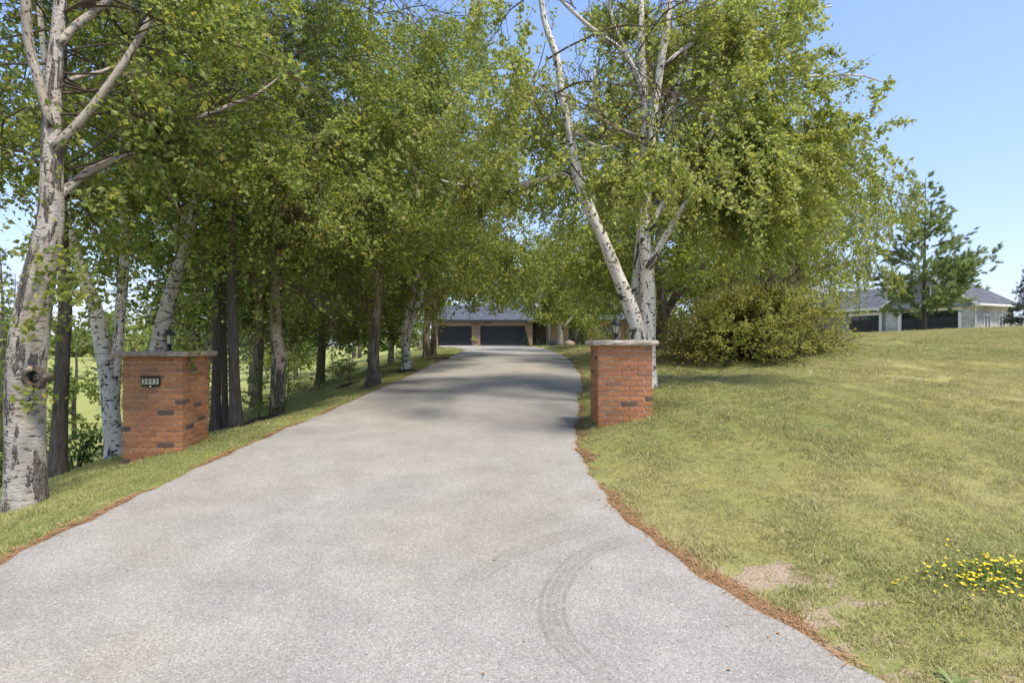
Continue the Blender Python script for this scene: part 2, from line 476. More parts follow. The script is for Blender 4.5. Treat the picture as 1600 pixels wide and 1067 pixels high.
def blade_mat(name, lush):
    m, nt = new_mat(name); g = G(nt)
    p = g.pos()
    a = g.noise(.33, p, 4, .62); b = g.noise(1.7, p, 4, .65); c3 = g.noise(6.5, p, 3, .6)
    dry = g.mix(g.map(b, .38, .64), (.395, .375, .135), (.50, .44, .21))
    green = g.mix(g.map(c3, .35, .65), (.21, .255, .065), (.305, .325, .10))
    k = g.math('ADD', g.map(g.math('ADD', g.math('MULTIPLY', a, .6), g.math('MULTIPLY', b, .4)), .40, .60, 0, 1), lush)
    c = g.mix(g.math('MINIMUM', g.math('MAXIMUM', k, 0.0), 1.0), dry, green)
    r = g.n('NewGeometry').outputs['Random Per Island']
    c = g.mix(g.map(r, .72, .95, 0, .8), c, (.52, .45, .25))
    d = g.pbr(c, .6, None, 0, .2); t = g.n('BsdfTranslucent', ins={'Color': c})
    mx = g.n('MixShader', ins={0: .3}); nt.links.new(d, mx.inputs[1]); nt.links.new(t.outputs[0], mx.inputs[2])
    g.out(mx.outputs[0]); M[name] = m
blade_mat('dry_blade', -.12)
blade_mat('lush_blade', 0.65)
m, nt = new_mat('needle_litter'); g = G(nt)
c = g.ramp(g.n('NewGeometry').outputs['Random Per Island'], [(0, (.42, .225, .10)), (.5, (.34, .19, .095)), (1, (.22, .135, .08))])
g.out(g.pbr(c, .8)); M['needle_litter'] = m
simple('flower_yellow', (.75, .55, .02), .6, var=.15, scale=30)
simple('flower_white', (.75, .74, .70), .6, var=.05)

# ------------------------------------------------------------------ terrain
ZP = np.array([(-60, -3.0), (-20, -2.5), (-8, -2.05), (0, -1.72), (2.6, -1.54), (5, -1.33), (7.5, -1.12), (10, -.97), (13, -.80), (17, -.565),
               (21, -.42), (26, -.29), (35, -.15), (48, -.06), (62, -.02), (80, 0)])
def zdrive(y): return np.interp(y, ZP[:, 0], ZP[:, 1])
LE = np.array([(-30, -14), (-8, -6.2), (0, -3.75), (3.75, -3.40), (4.55, -3.33), (5.8, -3.24), (6.9, -3.11), (8.6, -2.9), (12, -2.68), (14.7, -2.48), (20.5, -2.3),
               (26, -2.30), (29.5, -2.42), (34, -3.2), (42, -5.2), (52, -7.4), (61.7, -8.5)])
RE = np.array([(-30, 20), (-8, 8.0), (-2, 4.5), (1, 2.6), (2.6, 1.73), (2.8, 1.57), (3.35, 1.32), (3.87, 1.09), (4.43, .92), (5.1, .82), (6.2, .767), (6.92, .80), (8.05, .95),
               (11.4, 1.436), (14.3, 1.74), (18.2, 1.94), (26, 2.05), (36, 1.85), (50, 1.5), (61.7, 1.35)])
def smooth_edge(E):
    ys = np.linspace(-30, 61.7, 2600)
    xs = np.interp(ys, E[:, 0], E[:, 1])
    for _ in range(12):
        xs = np.convolve(np.pad(xs, 8, mode='edge'), np.ones(17) / 17, 'valid') if _ < 2 else xs
    return ys, xs
LY, LX = smooth_edge(LE); RY, RX = smooth_edge(RE)
def xl(y): return np.interp(y, LY, LX) + .018 * np.sin(y * 7.3) + .012 * np.sin(y * 17 + 1)
def xr(y): return np.interp(y, RY, RX) + .018 * np.sin(y * 6.1 + 2) + .014 * np.sin(y * 15.3)

cp = []
for y in (-30, -12, -4, 0, 2.6, 4, 5.5, 7.2, 9, 11.5, 14.5, 18, 23, 29, 36, 46, 60):
    z = float(zdrive(y))
    for x in (float(xl(y)), float(xr(y)), .5 * float(xl(y) + xr(y))): cp.append((x, y, z))
cp += [(1.95, 7.2, -.87), (1.12, 7.2, -1.03), (2.0, 9.3, -.74), (5.8, 14, -.39), (4.4, 17, -.12), (2.97, 3.3, -1.33), (5, 5, -1.02), (6.5, 8, -.66),
       (10, 12, -.22), (15, 18, .28), (20, 24, .68), (27, 30, .96), (21, 35, .60), (31.5, 35, 1.03), (34, 42, .72), (30.6, 50, .60), (41, 44, .75), (5, 30, .06),
       (3.6, 24, -.10), (10, 26, .25), (6, 44, .08), (9, 60, .10), (14, 45, .35), (0, 75, .05), (20, 75, .4), (-8, 75, -.2), (45, 70, .6), (60, 40, .9), (80, 20, 1.0), (50, 15, .9), (25, 8, .25),
       (10, 2, -.85), (20, -5, -.9), (8, -12, -1.9), (60, -20, -.6),
       (-4.7, 5.5, -1.52), (-4.67, 6.8, -1.42), (-5.8, 7.3, -1.66), (-6.16, 8.8, -1.76), (-4.47, 9.2, -1.34), (-5, 9.7, -1.50), (-4.33, 10.5, -1.30), (-3.5, 12.6, -1.0),
       (-3.05, 16, -.72), (-3.4, 22, -.45), (-12, 14, -3.3), (-17.6, 24, -4.0), (-9, 25, -2.2), (-7.3, 25, -1.75), (-7.9, 35, -.85), (-12, 45, -1.3), (-20, 45, -3.5), (-30, 60, -3.8), (-14, 60, -.7), (-10, 10, -2.9),
       (-8, 5, -2.3), (-12, 0, -2.9), (-25, 5, -4.2), (-40, 25, -4.6), (-60, 60, -4.4), (-90, 20, -4.5), (-40, -20, -4), (-20, -30, -3.4), (-30, 100, -2.5), (40, 110, 1.5), (0, 120, .8), (100, 80, 2), (-100, 110, -3), (110, -30, 0), (-100, -30, -5), (30, -30, -1.8)]
cp = np.array(cp)
def tps_k(r2): return 0.5 * r2 * np.log(r2 + 1e-9)
_n = len(cp)
_A = np.zeros((_n + 3, _n + 3))
_A[:_n, :_n] = tps_k(((cp[:, None, :2] - cp[None, :, :2]) ** 2).sum(-1)) + np.eye(_n) * .004
_A[:_n, _n] = 1; _A[:_n, _n + 1:] = cp[:, :2]; _A[_n:, :_n] = _A[:_n, _n:].T
_w = np.linalg.solve(_A, np.concatenate([cp[:, 2], [0, 0, 0]]))
def ground(x, y):
    x = np.atleast_1d(np.asarray(x, float)); y = np.atleast_1d(np.asarray(y, float))
    x, y = np.broadcast_arrays(x, y)
    shp = x.shape; x = x.ravel(); y = y.ravel()
    cx = np.clip(x, -95, 105); cy = np.clip(y, -29, 118)
    z = np.empty(len(x))
    for s in range(0, len(x), 20000):
        xx = cx[s:s + 20000]; yy = cy[s:s + 20000]
        r2 = (xx[:, None] - cp[None, :, 0]) ** 2 + (yy[:, None] - cp[None, :, 1]) ** 2
        z[s:s + 20000] = tps_k(r2) @ _w[:_n] + _w[_n] + _w[_n + 1] * xx + _w[_n + 2] * yy
    d = np.clip((cx - xl(cy)) / .6, 0, 1) * np.clip((xr(cy) - cx) / .6, 0, 1) * (cy > -25) * (cy < 61)
    z = z * (1 - d) + zdrive(cy) * d
    return z.reshape(shp)
def gz(x, y): return float(ground(x, y)[0])

def axis(lo, hi, n, c, k):
    a = math.asinh((lo - c) / k); b = math.asinh((hi - c) / k)
    return c + k * np.sinh(np.linspace(a, b, n))
gx = axis(-900, 900, 300, -.6, 3.2); gy = axis(-60, 1500, 320, 5.0, 3.6)
X, Y = np.meshgrid(gx, gy)
Z = ground(X, Y)
inside = (X > xl(Y) + .10) & (X < xr(Y) - .10) & (Y > -28) & (Y < 61.5)
sl = X - xl(Y); sr = X - xr(Y)                                       # signed distances to the edges
rs = np.random.default_rng(3)
bumps = sines(rs, .55, 12); P3 = np.stack([X.ravel(), Y.ravel(), np.zeros(X.size)], 1)
near = np.exp(-((X / 25) ** 2 + ((Y - 8) / 25) ** 2))
lift = .02 * bumps(P3).reshape(X.shape) * near * np.clip(np.minimum(np.maximum(sr, 0) + np.maximum(-sl, 0), 1), 0, 1)
Z = Z + lift
Z[inside] -= .07
out_d = np.maximum(sr, -sl)
litter = np.exp(-(np.clip(out_d, 0, 9) / .065) ** 2) * np.where(sr > 0, .8, .55) * np.clip(1.35 - Y / 14, .45, 1) * (.72 + .5 * np.sin(Y * 2.1) * np.sin(Y * .83 + 1))
litter *= np.clip(1.25 - Y / 60, 0, 1)
def soilf(x, y):
    s = np.zeros_like(x)
    for (cx, cy, rx, ry, a) in ((1.60, 3.50, .27, .17, 1.0), (1.80, 3.22, .20, .11, .55), (1.58, 3.02, .15, .15, .6), (1.78, 2.70, .22, .12, .75), (2.25, 2.52, .45, .08, .7), (3.1, 2.45, .5, .12, .7), (6.5, 9.5, .9, .5, .28), (1.25, 4.2, .2, .2, .4)):
        s = np.maximum(s, a * np.exp(-((x - cx) / rx) ** 2 - ((y - cy) / ry) ** 2))
    return s
def lushf(x, y):
    l = np.clip((-x - 1.5) / 1.0, 0, 1) * .75
    l = np.maximum(l, np.exp(-((x - 2.2) / 2.2) ** 2 - ((y - 9.5) / 4.5) ** 2) * .7)
    l = np.maximum(l, np.exp(-((x - 5.5) / 2.8) ** 2 - ((y - 14) / 2.8) ** 2) * .55)
    l = np.maximum(l, np.exp(-((x - 3.2) / 1.6) ** 2 - ((y - 3.2) / .9) ** 2) * .7)
    l = np.maximum(l, np.clip((y - 22) / 10, 0, 1) * np.clip((10 - x) / 6, 0, 1) * .7)
    return l - .30
nx, ny = len(gx), len(gy)
ii = np.arange(ny - 1)[:, None] * nx; jj = np.arange(nx - 1)[None, :]
q = np.stack([ii + jj, ii + jj + 1, ii + nx + jj + 1, ii + nx + jj], -1).reshape(-1, 4)
me = mesh_np('ground', np.stack([X, Y, Z], -1).reshape(-1, 3), [q], None, True,
             {'litter': litter.ravel(), 'soil': soilf(X, Y).ravel(), 'lush': lushf(X, Y).ravel(), 'meadow': (np.clip((-X - 6.5) / 3, 0, 1) * np.clip((Y - 8) / 3, 0, 1)).ravel()})
tag(obj('ground', me, M['lawn']), kind='structure')

# --- driveway: a sheet following the same ground
ys = np.concatenate([np.linspace(-28, 2, 40)[:-1], np.linspace(2, 7, 210)[:-1], 7 + (61.7 - 7) * np.linspace(0, 1, 100) ** 1.7])
ts = np.concatenate([np.linspace(0, .60, 46)[:-1], np.linspace(.60, 1, 140)])
YY = np.repeat(ys[:, None], len(ts), 1); XL = xl(ys)[:, None]; XR = xr(ys)[:, None]
XX = XL + (XR - XL) * ts[None, :]
sd_ = np.minimum(XX - XL, XR - XX)
ZZ = zdrive(YY) + .022 - .018 * np.clip(1 - sd_ / .05, 0, 1) + .02 * np.clip(sd_ / 2.5, 0, 1)
def unproj(pts):
    o = []
    for u, v in pts:
        y = np.linspace(1.5, 20, 3000); vv = HZ - zdrive(y) / y * F
        yy = float(np.interp(-v, -vv, y)); o.append(((u - 800) / F * yy, yy))
    return np.array(o)
tyre1 = crom(unproj([(1010, 843), (960, 852), (905, 880), (872, 920), (862, 960), (872, 1000), (905, 1035), (960, 1075), (1060, 1120)]), 120)
tyre2 = crom(unproj([(975, 822), (920, 832), (850, 852), (790, 880), (735, 915), (690, 960)]), 80)
mark = np.zeros(XX.size)
XYf = np.stack([XX.ravel(), YY.ravel()], 1); sel = (XYf[:, 1] > 1.8) & (XYf[:, 1] < 6)
for tr_, w, s0 in ((tyre1, .075, .5), (tyre2, .075, .42)):
    d2 = ((XYf[sel][:, None, :] - tr_[None]) ** 2).sum(-1); k = d2.argmin(1); d = np.sqrt(d2.min(1))
    tracks = np.maximum(np.exp(-((d - w * .85) / .013) ** 2), np.maximum(.8 * np.exp(-((d - w * .28) / .014) ** 2), .2 * (d < w * .95)))
    fade = np.clip(np.minimum(k / 22, (len(tr_) - k) / 30), 0.0, 1)
    mark[sel] = np.maximum(mark[sel], tracks * fade * s0)
big = np.exp(-((XYf[:, 0] + .1) / .5) ** 2 - ((XYf[:, 1] - 4.6) / .9) ** 2) * .10
mark = np.maximum(mark, big)
nt_ = len(ts); ii = np.arange(len(ys) - 1)[:, None] * nt_; jj = np.arange(nt_ - 1)[None, :]
q = np.stack([ii + jj, ii + jj + 1, ii + nt_ + jj + 1, ii + nt_ + jj], -1).reshape(-1, 4)
me = mesh_np('driveway', np.stack([XX, YY, ZZ], -1).reshape(-1, 3), [q], None, True, {'mark': mark, 'edge': np.exp(-(sd_ / .10) ** 2).ravel()})
tag(obj('driveway', me, M['asphalt']), kind='structure')

# ------------------------------------------------------------------ brick pillars
def brick_meshes():
    out = {}
    for nm, L in (('stretcher', .1905),):
        for k in range(3):
            rg = np.random.default_rng(40 + k)
            mb = MB().box((0, 0, 0), (L, .088, .0552), bevel=.004)
            v = mb.v[0]; v += rg.normal(0, .0011, v.shape)
            out[(nm, k)] = mb.mesh('brick')
    return out
BR = brick_meshes()
BRD = {}
for k, me in list(BR.items()):
    c = me.copy(); me.materials.append(M['red_brick']); c.materials.append(M['dark_brick']); BRD[k] = c
def brick_pillar(loc, rz, courses, ztop, label, seed, dark_p):
    """pinwheel-bonded square pillar, top of the brickwork at ztop above loc"""
    rg = random.Random(seed)
    t = thing('brick_pillar', label, 'pillar', loc, rz, 'brick pillars flanking the driveway')
    W = .69; ch = .0643; h = W / 2
    MB().box((0, 0, ztop - courses * ch / 2), (W - .022, W - .022, courses * ch - .004)).build('mortar', M['mortar'], t)
    for c in range(courses):
        z = ztop - (c + .5) * ch
        for side in range(4):
            a = side * math.pi / 2
            for i in range(3):
                # bricks run along local x on side -y; each side leaves one corner for its neighbour's header
                x0 = -h + (.09 if c % 2 else 0) + .1 + .2 * i
                lx, ly = x0 - .0048 * (1 if not c % 2 else -1), -h + .0445
                ca, sa = math.cos(a), math.sin(a)
                dark = rg.random() < dark_p
                k = ('stretcher', rg.randrange(3))
                o = obj('brick', (BRD if dark else BR)[k], None, t,
                        (lx * ca - ly * sa + rg.gauss(0, .0008), lx * sa + ly * ca + rg.gauss(0, .0012), z + rg.gauss(0, .0006)), (0, 0, a + rg.gauss(0, .004)))
    return t
def cap(parent, z0, th, over, seed, lx=.69, ly=.69, mat='cap_stone'):
    rg = np.random.default_rng(seed)
    mb = MB(); n = 9
    hx, hy = lx / 2 + over, ly / 2 + over
    ring = []
    for (ax, ay, bx, by) in ((-1, -1, 1, -1), (1, -1, 1, 1), (1, 1, -1, 1), (-1, 1, -1, -1)):
        for s in np.linspace(0, 1, n, endpoint=False): ring.append(((ax + (bx - ax) * s) * hx, (ay + (by - ay) * s) * hy))
    ring = np.array(ring); m = len(ring)
    lay = []
    for zz, ins in ((0, .012), (.012, 0), (th * .5, -.004), (th - .014, 0), (th, .018)):
        r = ring * (1 - ins / hx) + rg.normal(0, .004, ring.shape)
        lay.append(np.column_stack([r, np.full(m, z0 + zz) + rg.normal(0, .0015, m)]))
    v = np.concatenate(lay + [[[0, 0, z0]], [[0, 0, z0 + th + .006]]])
    i = np.arange(4)[:, None] * m; j = np.arange(m)[None, :]; j2 = (j + 1) % m
    q = np.stack([i + j, i + j2, i + m + j2, i + m + j], -1).reshape(-1, 4)
    t = [[5 * m, (k + 1) % m, k] for k in range(m)] + [[5 * m + 1, 4 * m + k, 4 * m + (k + 1) % m] for k in range(m)]
    mb.add(v, q, t)
    return mb.build('cap_stone', M[mat], parent)

aL = math.radians(4.0)
fl = np.array([-4.67, 6.82])                                        # front-left corner of the left pillar
cL = fl + np.array([math.cos(aL) * .345 - math.sin(aL) * .345, math.sin(aL) * .345 + math.cos(aL) * .345])
zL = -1.42
pL = brick_pillar((cL[0], cL[1], zL), aL, 20, 1.285, 'taller red brick pillar on the grass left of the driveway, carrying the number sign', 5, .10)
cap(pL, 1.287, .062, .085, 2, mat='brown_cap_stone')
MB().box((-.012, -.012, -.08), (.72, .72, .154), bevel=.012).build('footing', M['concrete'], pL)
cR = np.array([1.088 + .345, 7.2 + .345]); zR = -1.0
pR = brick_pillar((cR[0], cR[1], zR), 0.0, 20, 1.0, 'red brick pillar with pale stone cap at the right edge of the driveway before the white birch', 11, .06)
cap(pR, 1.002, .066, .062, 4)

# --- number sign on the left pillar
def local(p, c, a, z): return (c[0] + p[0] * math.cos(a) - p[1] * math.sin(a), c[1] + p[0] * math.sin(a) + p[1] * math.cos(a), z + p[2])
sg = thing('number_sign', 'black framed number sign reading 2003 fixed to the left brick pillar', 'sign', local((-.01, -.347, .985), cL, aL, zL), aL)
MB().box((0, -.012, .0), (.215, .020, .105), bevel=.004).build('frame', M['black_iron'], sg)
MB().box((0, -.0245, .008), (.186, .005, .066)).build('panel', M['sign_cream'], sg)
hd = MB(); hd.prism([(-.135, 0, .058), (.135, 0, .058), (.115, -.055, .068), (-.115, -.055, .068)], (0, 0, .007)); hd.build('hood', M['green_black_iron'], sg)
MB().prism([(-.06, -.004, -.05), (0, -.004, -.072), (.06, -.004, -.05)], (0, -.016, 0)).build('lower_lip', M['black_iron'], sg)
bt = MB(); bt.lathe([(0.0001, 0), (.011, .0), (.010, .006), (.0001, .009)], k=10); b_ = bt.build('bolt', M['bulb_white'], sg); b_.location = (0, -.021, -.053); b_.rotation_euler = (math.pi / 2, 0, 0)
def text(name, s, size, loc, rot, mat, parent, ext=.0015, sx=1.0):
    cu = bpy.data.curves.new(name, 'FONT'); cu.body = s; cu.size = size; cu.align_x = 'CENTER'; cu.align_y = 'CENTER'; cu.extrude = ext; cu.offset = .0012 * size / .07
    o = bpy.data.objects.new(name, cu); COL.objects.link(o); cu.materials.append(mat); o.parent = parent; o.location = loc; o.rotation_euler = rot; o.scale = (sx, 1, 1)
    bpy.context.view_layer.update()
    me = bpy.data.meshes.new_from_object(o.evaluated_get(bpy.context.evaluated_depsgraph_get()))
    o2 = obj(name, me, None, parent, loc, rot); o2.scale = (sx, 1, 1)
    if not me.materials: me.materials.append(mat)
    bpy.data.objects.remove(o); o2.name = name
    return o2
for i, ch in enumerate('2003'):
    text('digit', ch, .074, (-.067 + .0447 * i, -.0285, .008), (math.pi / 2, 0, 0), M['black_iron'], sg, .0015, .85)

# --- lanterns
def lantern(label, loc, s, flare, seed):
    t = thing('pillar_lantern', label, 'lantern', loc, .3, 'lanterns on the brick pillars')
    k = 6
    MB().lathe([(.001, 0), (.055, 0), (.055, .012), (.03, .022), (.022, .05), (.03, .062), (.034, .07), (.026, .08), (.001, .08)], k=14).build('base', M['black_iron'], t, smooth=True)
    r0, r1 = (.038, .066) if flare else (.046, .052)
    z0, z1 = .082, .205
    MB().lathe([(.001, .078), (r0 + .006, .080), (r0 + .006, .092), (.001, .092)], k=k).build('lower_ring', M['black_iron'], t)
    MB().lathe([(.001, z1 - .004), (r1 + .010, z1 - .004), (r1 + .012, z1 + .008), (.001, z1 + .008)], k=k).build('upper_ring', M['black_iron'], t)
    for i in range(k):
        a = i * 2 * math.pi / k; b = a + 2 * math.pi / k
        p0 = (r0 * math.cos(a), r0 * math.sin(a), .09); p1 = (r1 * math.cos(a), r1 * math.sin(a), z1)
        MB().tube([p0, p1], .0038, 6).build('bar', M['black_iron'], t)
        f = .93
        q0 = (f * r0 * math.cos(b), f * r0 * math.sin(b), .093); q1 = (f * r1 * math.cos(b), f * r1 * math.sin(b), z1 - .005)
        P0 = (f * r0 * math.cos(a), f * r0 * math.sin(a), .093); P1 = (f * r1 * math.cos(a), f * r1 * math.sin(a), z1 - .005)
        MB().prism([P0, q0, q1, P1], (.001 * math.cos((a + b) / 2), .001 * math.sin((a + b) / 2), 0)).build('pane', M['lamp_glass'], t)
    MB().lathe([(.001, .10), (.013, .10), (.016, .135), (.015, .165), (.001, .18)], k=10).build('bulb', M['bulb_white'], t, smooth=True)
    MB().lathe([(r1 + .022, z1 + .006), (r1 + .018, z1 + .018), (r1 * .8, z1 + .045), (r1 * .45, z1 + .066), (.014, z1 + .075), (.012, z1 + .084), (.001, z1 + .085)], k=18 if not flare else 6).build('roof', M['black_iron'], t)
    MB().lathe([(.001, z1 + .083), (.009, z1 + .09), (.010, z1 + .098), (.005, z1 + .106), (.003, z1 + .125), (.0005, z1 + .135)], k=10).build('finial', M['black_iron'], t, smooth=True)
    t.scale = (s, s, s)
    return t
lantern('black lantern with rounded roof on the left brick pillar, leaves around its foot', local((.02, 0, 1.287 + .064), cL, aL, zL), .98, False, 1)
lantern('black lantern with flared glass on the right brick pillar, white birch stems behind it', (cR[0] - .05, cR[1] + .02, zR + 1.07), 1.0, True, 2)

# ------------------------------------------------------------------ trees
_wr = np.random.default_rng(404)
_WF = [sines(_wr, .62, 9) for _ in range(3)]
def warp(P, amp=.055):
    sh = P.shape; Q = P.reshape(-1, 3)
    return (Q + amp * np.stack([f(Q) for f in _WF], 1)).reshape(sh)
def quad_curve(B, D, L, g, s):
    """points at fraction s along curves that start at B along D, length L, bent by g*(0,0,1)"""
    l = (L * s)[:, None]
    P = B + D * l
    P[:, 2] += g * l[:, 0] ** 2
    return P
def tangent(D, L, g, s):
    T = D.copy(); T[:, 2] += 2 * g * L * s
    return T / np.linalg.norm(T, axis=1)[:, None]
def spawn(rng, par, per_m, ratio, a, b, c, smin=.2, lmin=.15, lmax=9, droop=(-.2, -.05), taper=.5):
    """child curves along parent curves"""
    B, D, L, g, r = par
    n = rng.poisson(np.maximum(L * per_m, .01))
    idx = np.repeat(np.arange(len(L)), n); m = len(idx)
    if m == 0: return (np.zeros((0, 3)), np.zeros((0, 3)), np.zeros(0), np.zeros(0), np.zeros(0))
    s = smin + (1 - smin) * rng.random(m) ** .85
    P = quad_curve(B[idx], D[idx], L[idx], g[idx], s)
    T = tangent(D[idx], L[idx], g[idx], s)
    R = rng.normal(0, 1, (m, 3)); R -= T * (R * T).sum(1)[:, None]; R /= np.linalg.norm(R, axis=1)[:, None] + 1e-9
    N = T * a + R * b; N[:, 2] += c; N /= np.linalg.norm(N, axis=1)[:, None] + 1e-9
    ln = np.clip(L[idx] * ratio * (1 - taper * s) * rng.uniform(.6, 1.3, m), lmin, lmax)
    return (P, N, ln, rng.uniform(droop[0], droop[1], m), np.maximum(r[idx] * .5 * (1 - .5 * s), .0015))
def leaves(rng, P, size, aspect, droop=.5, var=.38, flat=.0, along=None):
    """folded four-cornered leaves at P"""
    n = len(P)
    d = rng.normal(0, 1, (n, 3)); 
    if along is not None: d = d * .45 + along
    d[:, 2] -= droop; d /= np.linalg.norm(d, axis=1)[:, None] + 1e-9
    u = rng.normal(0, 1, (n, 3)); u[:, 2] += flat
    w = np.cross(d, u); w /= np.linalg.norm(w, axis=1)[:, None] + 1e-9
    nn = np.cross(w, d)
    l = size * np.clip(np.exp(rng.normal(0, var, n)), .45, 1.45)[:, None]
    h = l * aspect * .5
    m_ = P + d * l * .42
    fold = nn * l * .12
    v = np.stack([P, m_ + w * h + fold, P + d * l - fold * .8, m_ - w * h + fold], 1).reshape(-1, 3)
    return v, np.arange(4 * n).reshape(-1, 4)
def curves_to_tubes(mb, lev, r_end=.4, seg=3, k=4, wamp=0):
    B, D, L, g, r = lev
    n = len(L)
    if n == 0: return
    S = np.linspace(0, 1, seg + 1)
    P = np.stack([quad_curve(B, D, L, g, np.full(n, s)) for s in S], 1)         # n,seg+1,3
    T = np.stack([tangent(D, L, g, np.full(n, s)) for s in S], 1)
    if wamp: P = warp(P, wamp)
    ref = np.where(np.abs(T[..., 2:3]) > .8, np.array([1., 0, 0]), np.array([0, 0, 1.]))
    A = np.cross(T, ref); A /= np.linalg.norm(A, axis=2)[..., None] + 1e-9; Bn = np.cross(T, A)
    rad = r[:, None] * (1 + (r_end - 1) * S[None])
    th = np.linspace(0, 2 * np.pi, k, endpoint=False)
    V = P[:, :, None] + rad[:, :, None, None] * (np.cos(th)[None, None, :, None] * A[:, :, None] + np.sin(th)[None, None, :, None] * Bn[:, :, None])
    base = (np.arange(n) * (seg + 1) * k)[:, None, None]; i = (np.arange(seg) * k)[None, :, None]; j = np.arange(k)[None, None, :]; j2 = (j + 1) % k
    q = np.stack([base + i + j, base + i + j2, base + i + k + j2, base + i + k + j], -1).reshape(-1, 4)
    uq = np.zeros((len(q), 4, 2)); vv = (V[..., 2].reshape(-1))[q]; uq[..., 1] = vv; uq[..., 0] = np.tile(np.array([0, .25, .25, 0]), (len(q), 1))
    mb.add(V.reshape(-1, 3), q, None, uq)

def stem(pts, d0, d1=None, n=26, flare=1.25):
    """pts rows (u, v, width px) -> resampled xyz + radius"""
    d1 = d0 if d1 is None else d1
    m = len(pts); R = []
    for i, (u, v, w) in enumerate(pts):
        d = d0 + (d1 - d0) * i / (m - 1)
        R.append([*PX(u, v, d), w * .5 * d / math.hypot(F, u - 800)])
    R = crom(np.array(R), n); R[:, 3] = np.maximum(R[:, 3], .006)
    return R
def root(R, flare=1.35, rise=.25):
    """swell the foot of a stem and sink it a little"""
    z = R[:, 2] - R[0, 2]
    R[:, 3] *= 1 + (flare - 1) * np.exp(-z / rise * 1.6)
    foot = R[0].copy(); foot[2] -= .25
    return np.concatenate([[foot], R])
def stem_level(rng, stems, n, zlo, Lfun, elev=(15, 55), bias=None, bias_k=0., droop=(-.11, -.01), rr=.3):
    """first-order branches leaving the stems above height zlo (world z)"""
    out = [[], [], [], [], []]
    tot = sum(len(S[S[:, 2] > zlo]) for S in stems)
    for S in stems:
        S2 = S[S[:, 2] > zlo]
        if len(S2) < 2: continue
        k = max(1, int(round(n * len(S2) / tot)))
        t = np.sort(rng.random(k)) * (len(S2) - 1)
        i = t.astype(int).clip(0, len(S2) - 2); f = (t - i)[:, None]
        P = S2[i] * (1 - f) + S2[i + 1] * f
        az = rng.uniform(0, 2 * np.pi, k) + np.arange(k) * 2.4
        el = np.radians(rng.uniform(elev[0], elev[1], k))
        D = np.stack([np.cos(az) * np.cos(el), np.sin(az) * np.cos(el), np.sin(el)], 1)
        if bias is not None: D += np.asarray(bias) * bias_k * rng.random((k, 1)); 
        D /= np.linalg.norm(D, axis=1)[:, None]
        L = np.array([Lfun(p[2]) for p in P]) * rng.uniform(.65, 1.25, k)
        for a_, b_ in zip(out, (P[:, :3], D, L, rng.uniform(droop[0], droop[1], k) * 1.3, np.minimum(P[:, 3] * .55, rr * .018 * L + .003))): a_.append(b_)
    return tuple(np.concatenate(a_) for a_ in out)
def limb_level(limbs):
    """treat explicit limbs as chords so twigs can grow on them"""
    B = []; D = []; L = []; r = []
    for S in limbs:
        for a_, b_ in zip(S[:-1:4], S[4::4]):
            d = b_[:3] - a_[:3]; l = np.linalg.norm(d)
            if l < .05: continue
            B.append(a_[:3]); D.append(d / l); L.append(l); r.append(a_[3])
    return np.array(B), np.array(D), np.array(L), np.zeros(len(L)), np.array(r)
def cat(*levs): return tuple(np.concatenate([l[i] for l in levs]) for i in range(5))

